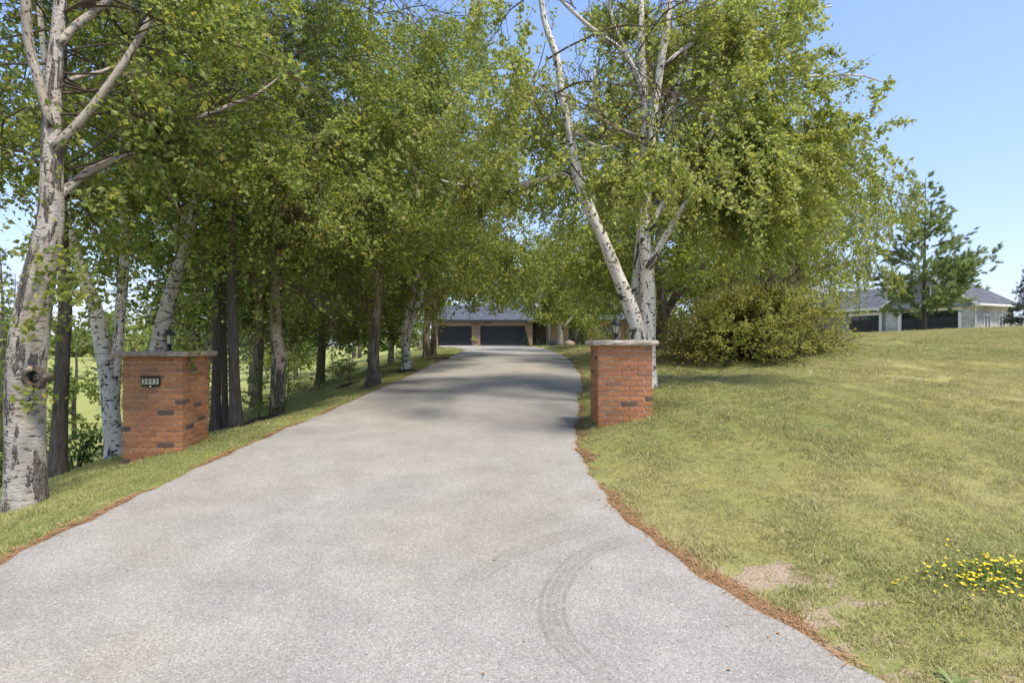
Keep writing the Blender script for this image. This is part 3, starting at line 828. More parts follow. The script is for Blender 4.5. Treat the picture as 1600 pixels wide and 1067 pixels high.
def corridor_lo(P):
    a = (P[:, 0] > xl(P[:, 1]) + .1) & (P[:, 0] < xr(P[:, 1]) + .2) & (P[:, 1] < 60)
    return ~(a & (P[:, 2] < 1.25 + .03 * (P[:, 1] - 8)))
def birch(name, label, base, stems, limbs, mat_bark, mat_leaf, seed, n1=30, zlo=1.0, Lfun=lambda z: 2.4, elev=(10, 50), bias=None, bias_k=0, per2=2.6, per3=4.2,
          leaf=.065, per_leaf=24, twig=(.35, .85), droop3=(-.55, -.15), keep=None, gaps=.25, gap_s=.8, group=None, aspect=.72, cat_='tree', limb_leaf=True, twig_frac=1.0, sides=14, extra=None, jit=.02, bmat='twig_bark', limb_bark=None, ymin=-99, nleaf=30000, ntwig=1500):
    rng = np.random.default_rng(seed)
    t = thing(name, label, cat_, base, 0, group)
    for S in stems:
        MB().tube(S[:, :3], S[:, 3], sides, jit, rng).build('trunk', M[mat_bark], t, base, True)
    for S in limbs:
        MB().tube(S[:, :3], S[:, 3], 10, jit, rng).build('limb', M[limb_bark or mat_bark], t, base, True)
    l1 = stem_level(rng, stems, n1, zlo, Lfun, elev, bias, bias_k)
    ok1 = (quad_curve(*l1[:4], np.ones(len(l1[2])))[:, 1] > ymin) & corridor_lo(quad_curve(*l1[:4], np.ones(len(l1[2])))) & corridor_lo(quad_curve(*l1[:4], np.full(len(l1[2]), .6))); l1 = tuple(a[ok1] for a in l1)
    src = l1
    if limbs and limb_leaf: ll = limb_level([S[len(S) // 3:] for S in limbs]); src = cat(l1, ll, ll)
    l2 = spawn(rng, src, per2 * 1.75, .55, .75, .75, .12, .15, .45, 1.9, (-.16, -.04))
    ok2 = (quad_curve(*l2[:4], np.ones(len(l2[2])))[:, 1] > ymin) & corridor_lo(quad_curve(*l2[:4], np.ones(len(l2[2])))); l2 = tuple(a[ok2] for a in l2)
    l3 = spawn(rng, cat(l1, l2), per3 * 1.5, .8, .6, .8, -.15, .2, twig[0], twig[1], droop3, .2)
    e = quad_curve(*l3[:4], np.full(len(l3[2]), .6))
    okt = np.ones(len(e), bool)
    if gaps is not None:
        nz = sines(np.random.default_rng(seed + 99), gap_s, 10)
        okt &= nz(e) > -1.6 + gaps * 2.4
    if keep is not None: okt &= keep(e, rng)
    l3 = tuple(a[okt] for a in l3)
    if extra is not None: l3 = cat(l3, extra(rng))
    # leaves along the twigs
    n = rng.poisson(l3[2] * nleaf / l3[2].sum()); idx = np.repeat(np.arange(len(n)), n)
    s = rng.uniform(.12, 1.0, len(idx))
    P = warp(quad_curve(l3[0][idx], l3[1][idx], l3[2][idx], l3[3][idx], s), .07) + rng.normal(0, leaf * .62, (len(idx), 3))
    ok = np.ones(len(P), bool)
    if keep is not None: ok &= keep(P, rng)
    # nothing hangs below the ground
    P = P[ok]; P = P[P[:, 2] > ground(P[:, 0], P[:, 1]) + .12]
    v, q = leaves(rng, P, leaf, aspect)
    me = mesh_np('crown', v - np.asarray(base), [q])
    tag(obj('crown', me, M[mat_leaf], t), kind='stuff')
    mb = MB()
    curves_to_tubes(mb, l1, .3, 8, 5, .07); curves_to_tubes(mb, l2, .4, 4, 3, .07)
    # twigs only where leaves remain
    e = quad_curve(*l3[:4], np.ones(len(l3[2])))
    okt = rng.random(len(e)) < min(twig_frac, ntwig / max(1, len(e)))
    curves_to_tubes(mb, tuple(a[okt] for a in l3), .5, 2, 3, .07)
    tag(mb.build('branches', M[bmat], t, base), kind='stuff')
    return t

def view(P):
    """photo column/row of world points, used to keep the drive's tunnel of air free of twigs"""
    return P
def zfloor(fn, soft=.25):
    return lambda P, rng: P[:, 2] > fn(P[:, 0], P[:, 1]) + rng.normal(0, soft, len(P))
def thin_top(P, rng, a=.50, p=.12):
    """leaves above the view are thinned so more sun reaches the drive"""
    return (P[:, 2] < a * P[:, 1] + 1.0) | (rng.random(len(P)) < p)
def corridor(P, rng, z0=1.1, k=.028):
    """twigs are trimmed clear of the drive"""
    inside = (P[:, 0] > xl(P[:, 1]) + .1) & (P[:, 0] < xr(P[:, 1]) + .2)
    lim = z0 + k * (P[:, 1] - 8) + rng.normal(0, .25, len(P))
    return ~(inside & (P[:, 2] < lim)) & thin_top(P, rng)

# ---- T1: the big birch nearest the camera on the left
b1 = PX(40, 785, 5.5)
S1 = root(stem([(40, 785, 70), (40, 690, 68), (40, 600, 68), (46, 520, 66), (62, 430, 56), (77, 360, 47), (81, 290, 40), (81, 190, 34), (86, 100, 27), (95, 0, 22), (100, -150, 18), (120, -380, 8)], 5.5, 5.6, 44), 1.12)
limb_a = stem([(84, 232, 17), (120, 195, 16), (152, 158, 15), (188, 108, 14), (215, 65, 12), (236, 28, 11), (256, -10, 10), (300, -120, 6)], 5.5, 5.9, 22)
limb_b = stem([(80, 315, 20), (110, 290, 16), (150, 262, 14), (225, 232, 11), (300, 190, 9), (360, 165, 7), (400, 148, 5), (435, 122, 2)], 5.5, 6.9, 24)
limb_c = stem([(92, 70, 16), (120, 40, 15), (165, 4, 14), (220, -60, 10), (280, -160, 5)], 5.55, 6.0, 16)
limb_d = stem([(80, 200, 16), (58, 120, 18), (44, 60, 19), (40, 0, 18), (30, -120, 10)], 5.5, 5.3, 16)
limb_e = stem([(84, 150, 10), (110, 125, 9), (160, 112, 7), (200, 92, 4)], 5.6, 6.6, 12)
def t1_extra(rng):
    # low leafy sprays in front of the trunk and over the pillar lantern
    rows = []
    for (u, v, d, n, sp) in ((20, 405, 5.2, 26, .22), (85, 440, 5.25, 7, .10), (20, 470, 5.2, 14, .15), (52, 612, 5.15, 4, .05), (278, 536, 6.95, 14, .07), (300, 540, 6.95, 7, .07), (250, 546, 6.9, 4, .04), (385, 450, 7.4, 20, .34), (20, 300, 5.2, 18, .25), (100, 320, 5.3, 10, .15), (10, 200, 5.2, 24, .3), (60, 150, 5.3, 14, .25)):
        c = PX(u, v, d)
        for _ in range(n):
            rows.append((c + rng.normal(0, sp, 3) * (1, 1, .6), rng.normal(0, 1, 3) * (1, 1, .4) + (0, 0, -.1), rng.uniform(.10, .22) if d > 6.5 else rng.uniform(.12, .3)))
    B = np.array([r[0] for r in rows]); D = np.array([r[1] for r in rows]); D /= np.linalg.norm(D, axis=1)[:, None]
    L = np.array([r[2] for r in rows])
    return B, D, L, np.full(len(L), -.8), np.full(len(L), .0018)
def k1(P, rng):
    fr = (P[:, 1] > 5.85 + rng.normal(0, .12, len(P))) | ((P[:, 1] > 5.2) & (rng.random(len(P)) < .20)) | ((P[:, 0] > -4.1) & (P[:, 1] > 5.55)) | ((P[:, 2] < 1.0) & (P[:, 1] > 5.1)) | ((P[:, 0] < -4.7) & (rng.random(len(P)) < .5))
    fr &= (P[:, 0] < -3.6) | (P[:, 2] > 1.8 + rng.normal(0, .2, len(P)))
    lan = np.hypot(P[:, 0] + 4.49 - (7.15 - P[:, 1]) * .6, P[:, 2] - .12) > .27
    return fr & (lan | (P[:, 1] > 7.6)) & ((P[:, 2] > .95 + rng.normal(0, .25, len(P))) | ((P[:, 1] < 7.5) & (P[:, 0] < -3.6) & (P[:, 2] > -.9))) & corridor(P, rng) & (P[:, 1] > 4.0)
t1 = birch('birch_tree', 'nearest old birch, its patchy trunk with a round knot hole, at the frame edge', b1, [S1], [limb_a, limb_b, limb_c, limb_d, limb_e], 'old_birch_bark', 'birch_leaf', 21, limb_bark='limb_bark', ymin=5.45, nleaf=26000,
      n1=44, zlo=1.3, Lfun=lambda z: 2.2, elev=(-5, 40), bias=(.5, .6, 0), bias_k=.8, per2=2.2, per3=3.2, leaf=.060, per_leaf=16, keep=k1, gaps=.46, gap_s=.7, extra=t1_extra, sides=26, jit=.018)
# knot hole collar and its broken stub
kb = PX(50, 590, 5.5 - .21)
mb = MB(); rg = np.random.default_rng(8)
th = np.linspace(0, 2 * np.pi, 25)
ring = np.stack([np.cos(th) * .088, np.zeros(25), np.sin(th) * .088], 1)
mb.tube(ring, .030 + rg.normal(0, .003, 25), 8, .08, rg, cap=False); mb.tube(ring * .86 + np.array([0, -.014, 0]), .020, 8, .08, rg, cap=False)
k_ = mb.build('knot_collar', M['tan_birch_bark'], t1, (0, 0, 0), True); k_.location = tuple(kb - b1 + np.array([0, .03, 0]))
mb = MB().lathe([(.001, .06), (.05, .055), (.075, .03), (.080, 0)], k=16); k_ = mb.build('knot_hole', M['dark_wood'], t1, smooth=True); k_.location = tuple(kb - b1 + np.array([0, .03, 0])); k_.rotation_euler = (-math.pi / 2, 0, 0)
st_ = np.array([PX(60, 590, 5.42), PX(70, 588, 5.36), PX(77, 591, 5.33)])
MB().tube(crom(st_, 6), np.array([.06, .058, .054, .05, .046, .04]), 12, .06, rg).build('broken_stub', M['tan_birch_bark'], t1, b1, True)

# ---- T3, T4: white birches behind the left pillar
zb = lambda u, d: gz((u - 800) / F * d, d)
def vrow(u, d): return HZ - zb(u, d) / d * F
v3 = vrow(180, 8.8)
S3a = root(stem([(182, v3, 32), (176, 670, 31), (168, 590, 28), (158, 530, 27), (148, 480, 25), (128, 425, 24), (106, 365, 22), (92, 300, 16), (80, 200, 13), (60, 0, 9), (40, -160, 5)], 8.8, 8.6, 34))
S3b = stem([(176, 640, 22), (180, 580, 20), (186, 510, 19), (192, 440, 18), (195, 380, 16), (191, 300, 11), (190, 200, 9), (200, 0, 7), (205, -140, 4)], 8.8, 9.1, 28)
birch('birch_tree', 'forked white birch standing just behind the left brick pillar', PX(182, v3, 8.8), [S3a, S3b], [], 'birch_bark', 'birch_leaf', 23, nleaf=16000, n1=30, zlo=2.3, Lfun=lambda z: 2.2, elev=(-5, 45), per2=2.0, per3=3.0, leaf=.07, per_leaf=15, gaps=.46,
      keep=zfloor(lambda x, y: 1.35 + 0 * x, .3))
v4 = vrow(232, 9.6)
S4 = root(stem([(232, v4, 28), (238, 600, 27), (248, 540, 27), (264, 470, 25), (283, 410, 21), (300, 350, 16), (312, 280, 15), (320, 215, 14), (322, 150, 12), (335, 0, 9), (340, -120, 5)], 9.6, 9.8, 30))
S4b = stem([(283, 410, 12), (275, 360, 11), (300, 330, 9), (296, 270, 8), (310, 200, 6), (330, 140, 4)], 9.7, 10.4, 14)
birch('birch_tree', 'leaning white birch seen behind the lantern of the left brick pillar', PX(232, v4, 9.6), [S4], [S4b], 'birch_bark', 'birch_leaf', 24, nleaf=32000, n1=34, zlo=1.4, Lfun=lambda z: 2.3, elev=(-10, 45), per2=2.2, per3=3.2, leaf=.062, per_leaf=16, gaps=.40,
      keep=zfloor(lambda x, y: 1.0 + 0 * x, .35))

# ---- conifer trunks
def needles(rng, P, T, size, n, width=.10):
    """sprays of thin needles around P pointing along T"""
    idx = np.repeat(np.arange(len(P)), n)
    d = T[idx] + rng.normal(0, .75, (len(idx), 3)); d /= np.linalg.norm(d, axis=1)[:, None]
    u = rng.normal(0, 1, d.shape); w = np.cross(d, u); w /= np.linalg.norm(w, axis=1)[:, None] + 1e-9
    l = size * rng.uniform(.6, 1.2, len(idx))[:, None]
    P = P[idx]
    v = np.stack([P - w * l * width * .5, P + w * l * width * .5, P + d * l], 1).reshape(-1, 3)
    return v, np.arange(len(v)).reshape(-1, 3)
def conifer(name, label, base, S, mat_bark, mat_leaf, seed, zlo, Lfun, n1, elev=(-15, 10), needle=.10, spray=7, per2=4, per3=5, dens=9, droop1=(-.05, .02), dead=0, group=None, cat_='tree', keep=None, width=.1, ratio2=.38, r3=(.15, .4), sides=14, dmul=1.0):
    rng = np.random.default_rng(seed)
    t = thing(name, label, cat_, base, 0, group)
    MB().tube(S[:, :3], S[:, 3], sides, .03, rng).build('trunk', M[mat_bark], t, base, True)
    l1 = stem_level(rng, [S], n1, zlo, Lfun, elev, None, 0, droop1)
    l2 = spawn(rng, l1, per2 * 1.5, ratio2, .8, .55, .05, .15, .12, 1.2, (-.05, .12))
    l3 = spawn(rng, cat(l1, l2), per3, .5, .8, .5, .08, .15, r3[0], r3[1], (-.1, .15))
    n = rng.poisson(l3[2] * dens * dmul) + 1; idx = np.repeat(np.arange(len(n)), n); s = rng.uniform(.1, 1, len(idx))
    P = quad_curve(l3[0][idx], l3[1][idx], l3[2][idx], l3[3][idx], s); T = tangent(l3[1][idx], l3[2][idx], l3[3][idx], s)
    if keep is not None: k = keep(P, rng); P = P[k]; T = T[k]
    v, tr = needles(rng, P, T, needle, spray, width)
    tag(obj('crown', mesh_np('crown', v - np.asarray(base), [tr]), M[mat_leaf], t), kind='stuff')
    mb = MB(); curves_to_tubes(mb, l1, .3, 4, 5); curves_to_tubes(mb, l2, .4, 2, 3)
    if dead:
        ld = stem_level(rng, [S], dead, S[0, 2] + 1.0, lambda z: 1.3, (-25, 15), None, 0, (-.1, .05))
        ld = (*ld[:4], ld[4] * .7); curves_to_tubes(mb, ld, .3, 8, 4, .13); curves_to_tubes(mb, spawn(rng, ld, 3, .5, .7, .7, 0, .2, .1, .7, (-.1, .1)), .4, 3, 3, .13)
    tag(mb.build('branches', M['twig_bark'], t, base), kind='stuff')
    return t
for (u, d, w, pts, seed, lab) in (
        (90, 7.4, 33, [(94, 640), (98, 560), (102, 470), (98, 380), (96, 250), (98, 0), (100, -400)], 31, 'thick dark conifer trunk between the nearest birch and the left brick pillar'),
        (337, 9.7, 20, [(338, 600), (340, 480), (338, 300), (340, 100), (345, -250)], 32, 'dark conifer trunk closest behind the right side of the left brick pillar'),
        (352, 10.2, 13, [(351, 600), (350, 480), (352, 300), (350, 100), (352, -200)], 33, 'slim dark conifer trunk in the middle of three behind the left brick pillar'),
        (369, 9.3, 24, [(367, 610), (364, 520), (362, 400), (362, 280), (365, 100), (370, -300)], 34, 'dark conifer trunk beside the grass verge, between the left pillar and a pale birch')):
    v0 = vrow(u, d); m = len(pts)
    S = root(stem([(u, v0, w)] + [(a, b, w * (.86 - .45 * (i + 1) / m)) for i, (a, b) in enumerate(pts)], d, d + .1, 26), 1.3)
    conifer('pine_tree', lab, PX(u, v0, d), S, 'pine_bark', 'pine_needle', seed, 3.0, lambda z: 2.2, 26, (-15, 15), .13, 6, 3, 3.0, 6, dead=22, group='dark conifers left of the driveway', width=.07)

# ---- T6..T9: the row along the left verge
v6 = vrow(433, 10.5)
S6 = root(stem([(433, v6, 23), (434, 590, 23), (437, 560, 24), (431, 520, 19), (432, 450, 18), (436, 385, 18), (432, 340, 14), (437, 260, 12), (430, 200, 11), (410, 150, 9), (400, 60, 8), (395, -100, 6), (390, -200, 3)], 10.5, 10.6, 34), 1.25)
L6 = stem([(436, 385, 14), (445, 350, 13), (458, 332, 12), (476, 300, 10), (490, 250, 8), (505, 170, 5)], 10.5, 10.9, 16)
birch('birch_tree', 'tan barked birch on the left verge with a crooked right limb', PX(433, v6, 10.5), [S6], [L6], 'tan_birch_bark', 'birch_leaf', 26, nleaf=52000, n1=44, zlo=.6, Lfun=lambda z: 2.6 if z < 3 else 2.3, elev=(-15, 45), bias=(.5, .0, 0), bias_k=.6,
      per2=2.4, per3=3.4, leaf=.062, per_leaf=18, gaps=.30, keep=lambda P, r: (P[:, 2] > 1.15 + r.normal(0, .3, len(P))) & corridor(P, r, 1.3) & ~((P[:, 1] < 10.5) & (np.abs(P[:, 0] + 4.15) < .8) & (P[:, 2] < 3.2) & (r.random(len(P)) > .2)))
v7 = vrow(583, 12.8)
S7 = root(stem([(583, v7, 21), (584, 560, 17), (587, 500, 15), (590, 440, 15), (584, 350, 13), (578, 280, 12), (574, 220, 10), (575, 100, 8), (580, 0, 7), (585, -80, 4)], 12.8, 12.8, 26), 1.45)
birch('birch_tree', 'grey barked birch at the driveway edge, small fir sapling just left of its foot', PX(583, v7, 12.8), [S7], [stem([(588, 470, 8), (610, 440, 6), (640, 405, 5), (668, 370, 3)], 12.8, 12.6, 10)], 'grey_bark', 'birch_leaf', 27, nleaf=68000, n1=52, zlo=.3, Lfun=lambda z: 3.0 if z < 4 else 2.4, elev=(-20, 40), bias=(.3, -.3, 0), bias_k=.6,
      per2=2.4, per3=3.2, leaf=.064, per_leaf=17, gaps=.24, keep=lambda P, r: (P[:, 2] > .35 + .25 * np.clip(P[:, 0] + 3, 0, 3) + r.normal(0, .25, len(P))) & corridor(P, r, .95) & ~((P[:, 1] < 12.7) & (np.abs(P[:, 0] + 3.1) < .5) & (P[:, 2] < 3.4) & (r.random(len(P)) > .35)))
v8 = vrow(637, 16.5)
S8a = root(stem([(637, v8, 17), (634, 550, 14), (632, 520, 12), (640, 480, 10), (650, 440, 9), (655, 380, 8), (650, 250, 7), (640, 100, 5), (640, 20, 3)], 16.5, 16.5, 24), 1.3)
S8b = stem([(633, 540, 10), (645, 500, 9), (654, 470, 8), (668, 420, 7), (690, 330, 5), (700, 230, 3)], 16.5, 16.4, 16)
birch('birch_tree', 'white forked birch on the left verge just past the grey barked one', PX(637, v8, 16.5), [S8a, S8b], [], 'birch_bark', 'birch_leaf', 28, nleaf=36000, n1=52, zlo=.5, Lfun=lambda z: 3.0 if z < 5 else 2.4, elev=(-15, 45), per2=2.2, per3=3.0, leaf=.085, per_leaf=14, gaps=.40,
      keep=lambda P, r: (P[:, 2] > .6 + r.normal(0, .25, len(P))) & corridor(P, r, .9, .05))
v9 = vrow(671, 21.5)
S9a = root(stem([(668, v9, 13), (666, 530, 11), (668, 490, 10), (672, 440, 9), (672, 350, 8), (668, 250, 7), (665, 130, 5), (665, 60, 3)], 21.5, 21.5, 20), 1.25)
S9b = root(stem([(676, v9, 11), (678, 520, 9), (680, 470, 8), (688, 400, 7), (700, 300, 5), (705, 200, 3)], 21.6, 21.4, 18), 1.2)
birch('birch_tree', 'twin stemmed pale birch last in the left row, in front of the garage corner', PX(671, v9, 21.5), [S9a, S9b], [], 'tan_birch_bark', 'birch_leaf', 29, nleaf=36000, n1=56, zlo=1.2, Lfun=lambda z: 3.4 if z < 6 else 2.6, elev=(-10, 45), bias=(.4, 0, 0), bias_k=.5, per2=1.9, per3=2.6, leaf=.105, per_leaf=12, gaps=.42,
      keep=lambda P, r: (P[:, 2] > 1.05 + r.normal(0, .2, len(P))) & corridor(P, r, .85, .022))

# ---- T10: the big white birch clump behind the right pillar
d10 = 9.3
v10 = vrow(1000, d10)
b10 = PX(1003, v10, d10)
S10a = root(stem([(1002, v10, 24), (1000, 560, 24), (993, 505, 24), (975, 455, 22), (955, 405, 19), (937, 362, 17), (920, 325, 18), (905, 285, 17), (896, 245, 15), (890, 205, 13), (878, 150, 12), (870, 90, 11), (850, 30, 9), (840, -60, 7), (835, -160, 4)], d10, d10 - .3, 44), 1.2)
S10b = root(stem([(1014, v10 - 2, 27), (1012, 560, 25), (1012, 500, 25), (1012, 440, 23), (1009, 390, 20), (1006, 350, 18), (1010, 310, 16), (1016, 260, 14), (1023, 180, 13), (1032, 105, 12), (1047, 0, 10), (1055, -90, 7), (1060, -190, 4)], d10 + .05, d10 + .1, 40), 1.2)
S10c = root(stem([(994, v10, 20), (993, 560, 19), (992, 500, 17), (994, 440, 15), (998, 390, 13), (1003, 330, 12), (1006, 250, 12), (1008, 170, 13), (1002, 84, 12), (1001, 0, 10), (995, -100, 7), (990, -190, 3)], d10 + .35, d10 + .25, 40), 1.2)
limbs10 = [stem([(1004, 150, 9), (998, 126, 9), (985, 98, 8), (969, 76, 7), (925, 45, 6), (876, 0, 5), (830, -50, 3)], d10 + .25, d10 - .2, 16),
           stem([(1001, 135, 8), (990, 108, 7), (975, 72, 6), (960, 42, 6), (952, 0, 5), (945, -60, 3)], d10 + .3, d10 + .6, 14),
           stem([(1006, 215, 7), (985, 208, 6), (964, 200, 6), (940, 186, 5), (931, 178, 5), (928, 150, 4), (929, 108, 3)], d10 + .2, d10 - .5, 14),
           stem([(888, 198, 6), (905, 212, 6), (922, 224, 5), (940, 230, 4), (958, 228, 3)], d10 - .2, d10 - .6, 10),
           stem([(905, 283, 11), (880, 270, 10), (862, 276, 9), (842, 281, 8), (800, 290, 7), (760, 287, 6), (720, 290, 5), (690, 282, 3)], d10 - .15, d10 + .8, 18),
           stem([(1020, 215, 9), (1035, 190, 9), (1050, 165, 8), (1080, 60, 7), (1120, 0, 5), (1150, -50, 3)], d10 + .1, d10 + .5, 14),
           stem([(1010, 365, 14), (1030, 330, 12), (1052, 282, 10), (1080, 240, 9), (1114, 207, 8), (1155, 165, 7), (1196, 135, 6), (1260, 120, 4), (1340, 118, 3), (1378, 128, 2)], d10, d10 + 1.0, 24),
           stem([(1012, 420, 13), (1040, 370, 11), (1080, 310, 10), (1150, 260, 8), (1230, 215, 6), (1300, 190, 4)], d10, d10 - .6, 20),
           stem([(1012, 330, 9), (1060, 290, 8), (1120, 275, 7), (1200, 300, 5), (1260, 330, 3)], d10, d10 + 1.6, 16),
           stem([(1030, 110, 9), (1080, 70, 8), (1150, 40, 7), (1230, 20, 5), (1300, 10, 3)], d10 + .1, d10 + .4, 16)]
def k10(P, rng):
    x, y, z = P.T
    lo = np.where(x > 2.6, 1.05 + .12 * np.abs(x - 4.0), 1.5)
    lo = np.where((x > 1.7) & (x < 2.75) & (y < 9.5), 1.6, lo)
    r = np.hypot(x - 2.6, y - 9.6)
    front = (y < 9.0) & (x > .2) & (x < 2.95) & (z > 2.3) & (rng.random(len(P)) > np.where((z > 3.3) & (x > 1.5), .07, .22))
    edge = ((x > 1.7) | (z < 3.0) | (rng.random(len(P)) < .72)) & (x < 5.6 + .8 * np.exp(-((z - 4.8) / .5) ** 2) - .25 * np.clip(z - 5, 0, 9) + rng.normal(0, .25, len(P)))
    return ~front & edge & (z > lo + rng.normal(0, .25, len(P))) & corridor(P, rng, 1.35, .03) & (r < 4.0 - .0 * z + rng.normal(0, .35, len(P)) + .25 * np.clip(2.5 - np.abs(z - 4), 0, 2)) & ((y > 6.0) | (z > 4))
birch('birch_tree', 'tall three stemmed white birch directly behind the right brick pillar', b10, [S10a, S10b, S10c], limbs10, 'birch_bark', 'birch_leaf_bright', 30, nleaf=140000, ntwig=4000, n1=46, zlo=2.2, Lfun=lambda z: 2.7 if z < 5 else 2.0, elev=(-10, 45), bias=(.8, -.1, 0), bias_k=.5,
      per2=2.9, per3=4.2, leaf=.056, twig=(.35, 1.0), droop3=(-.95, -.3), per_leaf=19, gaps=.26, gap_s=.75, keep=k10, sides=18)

# ---- T11: grey two-limbed tree behind it
d11 = 17.0; v11 = vrow(1033, d11); b11 = PX(1033, v11, d11)
S11 = root(stem([(1034, v11, 19), (1034, 520, 17), (1036, 490, 17), (1034, 460, 13), (1028, 420, 12), (1030, 350, 10), (1040, 250, 8), (1045, 120, 5), (1050, 0, 3)], d11, d11, 26), 1.4)
L11 = [stem([(1038, 492, 14), (1052, 470, 12), (1068, 450, 11), (1090, 425, 9), (1104, 405, 8), (1120, 360, 6), (1140, 290, 4)], d11, d11 - .3, 16), stem([(1104, 450, 6), (1128, 432, 6), (1160, 425, 5), (1200, 405, 3)], d11 - .4, d11 - .6, 10)]
birch('broadleaf_tree', 'grey trunk splitting into two limbs behind the white birch and left of the shrub', b11, [S11], L11, 'grey_bark', 'birch_leaf', 36, ntwig=700, nleaf=42000, n1=60, zlo=.7, Lfun=lambda z: 3.3, elev=(-15, 45), bias=(.6, .2, 0), bias_k=.5, per2=2.0, per3=2.8, leaf=.095, per_leaf=13, gaps=.2,
      keep=lambda P, r: (P[:, 2] > 1.55 + r.normal(0, .3, len(P))) & corridor(P, r, 1.2, .04))

# ---- willow on the right
d12 = 23.0; x12 = 11.3; z12 = gz(x12, d12); b12 = np.array([x12, d12, z12])
rng12 = np.random.default_rng(44)
tw = crom(np.array([[x12, d12, z12 - .2, .32], [x12 + .1, d12, z12 + 1.2, .26], [x12 - .1, d12, z12 + 2.6, .22], [x12 + .1, d12, z12 + 4.5, .15], [x12 + .3, d12, z12 + 6.8, .06]]), 20)
def willow():
    rng = rng12
    t = thing('willow_tree', 'yellow green weeping willow behind the shrub, its long twigs hanging over the lawn', 'tree', b12)
    MB().tube(tw[:, :3], tw[:, 3], 12, .03, rng).build('trunk', M['grey_bark'], t, b12, True)
    l1 = stem_level(rng, [tw], 40, z12 + 2.0, lambda z: 3.5, (10, 65), None, 0, (-.09, -.03))
    l2 = spawn(rng, l1, 2.6, .5, .7, .7, .25, .25, .5, 1.8, (-.25, -.1))
    l3 = spawn(rng, cat(l1, l2), 4.0, 1.0, .5, .6, -.5, .35, .9, 2.4, (-.9, -.35), .1)
    # twigs hang: follow the curve then fall straight
    n = rng.poisson(l3[2] * 27); idx = np.repeat(np.arange(len(n)), n); s = rng.uniform(.05, 1, len(idx))
    B, D, L, g_ = l3[0][idx], l3[1][idx], l3[2][idx], l3[3][idx]
    out = 1 - np.exp(-L * s * 2.2); P = B + D * (out * .42)[:, None] * np.array([1, 1, .4]); P[:, 2] -= np.clip(L * s - .15, 0, 9) * .92
    P += rng.normal(0, .035, P.shape)
    gap = sines(np.random.default_rng(5), 1.1, 10)
    P = P[(gap(P) > -1.0) & (P[:, 2] > ground(P[:, 0], P[:, 1]) + 1.0 + rng.normal(0, .3, len(P)))]
    v, q = leaves(rng, P, .15, .26, 1.6, .25)
    tag(obj('crown', mesh_np('crown', v - b12, [q]), M['willow_leaf'], t), kind='stuff')
    mb = MB(); curves_to_tubes(mb, l1, .3, 4, 5); curves_to_tubes(mb, l2, .4, 3, 3)
    tag(mb.build('branches', M['twig_bark'], t, b12), kind='stuff')
willow()

# ---- the spreading shrub on the lawn
def shrub(name, label, base, n, L, elev, mat_leaf, seed, leaf, per2=3.5, per3=5, per_leaf=16, rb=.3, squash=1.0, group=None, droop=(-.16, -.04), keep=None, cat_='shrub', aspect=.55, twig=(.2, .5)):
    rng = np.random.default_rng(seed)
    base = np.asarray(base, float)
    t = thing(name, label, cat_, base, 0, group)
    az = rng.uniform(0, 2 * np.pi, n); el = np.radians(rng.uniform(*elev, n))
    D = np.stack([np.cos(az) * np.cos(el), np.sin(az) * np.cos(el), np.sin(el)], 1)
    B = base + D * np.array([rb, rb, 0]) * rng.random((n, 1)) - np.array([0, 0, .08])
    l1 = (B, D, L * rng.uniform(.6, 1.15, n) * np.where(D[:, 2] > .8, squash, 1.0), rng.uniform(droop[0], droop[1], n), rng.uniform(.012, .025, n) * L / 2)
    l2 = spawn(rng, l1, per2, .45, .7, .7, .15, .18, .2, 1.0, (-.2, .05))
    l3 = spawn(rng, cat(l1, l2), per3, .6, .6, .8, .05, .3, twig[0], twig[1], (-.4, .1), .2)
    k = rng.poisson(l3[2] * per_leaf); idx = np.repeat(np.arange(len(k)), k); s = rng.uniform(.1, 1, len(idx))
    P = quad_curve(l3[0][idx], l3[1][idx], l3[2][idx], l3[3][idx], s) + rng.normal(0, .02, (len(idx), 3))
    gap = sines(np.random.default_rng(seed + 1), L * .28, 10)
    ok = (gap(P) > -1.1) & (P[:, 2] > ground(P[:, 0], P[:, 1]) + .06)
    if keep is not None: ok &= keep(P, rng)
    v, q = leaves(rng, P[ok], leaf, aspect, .1)
    tag(obj('leaves', mesh_np('leaves', v - base, [q]), M[mat_leaf], t), kind='stuff')
    mb = MB(); curves_to_tubes(mb, l1, .3, 4, 6); curves_to_tubes(mb, l2, .4, 2, 4); curves_to_tubes(mb, l3, .5, 2, 3)
    tag(mb.build('stems', M['shrub_bark'], t, base), kind='stuff')
    return t
bs = np.array([6.15, 14.4, gz(6.15, 14.4)])
shrub('shrub', 'wide olive green shrub with reddish tips spreading low over the lawn', bs, 84, 2.35, (10, 85), 'shrub_leaf', 51, .06, 6, 7.5, 34, .45, 1.0,
      keep=lambda P, r: ((P[:, 0] - 6.2) / 2.35) ** 2 + ((P[:, 1] - 14.4) / 2.2) ** 2 + ((P[:, 2] - .2) / 1.3) ** 2 < (1 + r.normal(0, .13, len(P))))
# undergrowth behind shrub and on the left bank
for i, (u, d, L, sd2, mt, lab) in enumerate((
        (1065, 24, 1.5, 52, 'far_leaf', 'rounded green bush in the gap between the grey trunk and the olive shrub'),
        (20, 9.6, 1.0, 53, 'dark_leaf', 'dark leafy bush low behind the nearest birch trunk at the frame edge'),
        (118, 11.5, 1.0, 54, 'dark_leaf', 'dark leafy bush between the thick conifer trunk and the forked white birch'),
        (470, 26, .9, 55, 'far_leaf', 'rounded green bush out on the bank right of the tan barked birch'),
        (535, 30, .9, 56, 'far_leaf', 'rounded green bush out on the bank left of the grey barked birch'))):
    x = (u - 800) / F * d
    shrub('bush', lab, (x, d, gz(x, d)), 34, L, (25, 85), mt, sd2, .085, 3, 4, 13, .25)

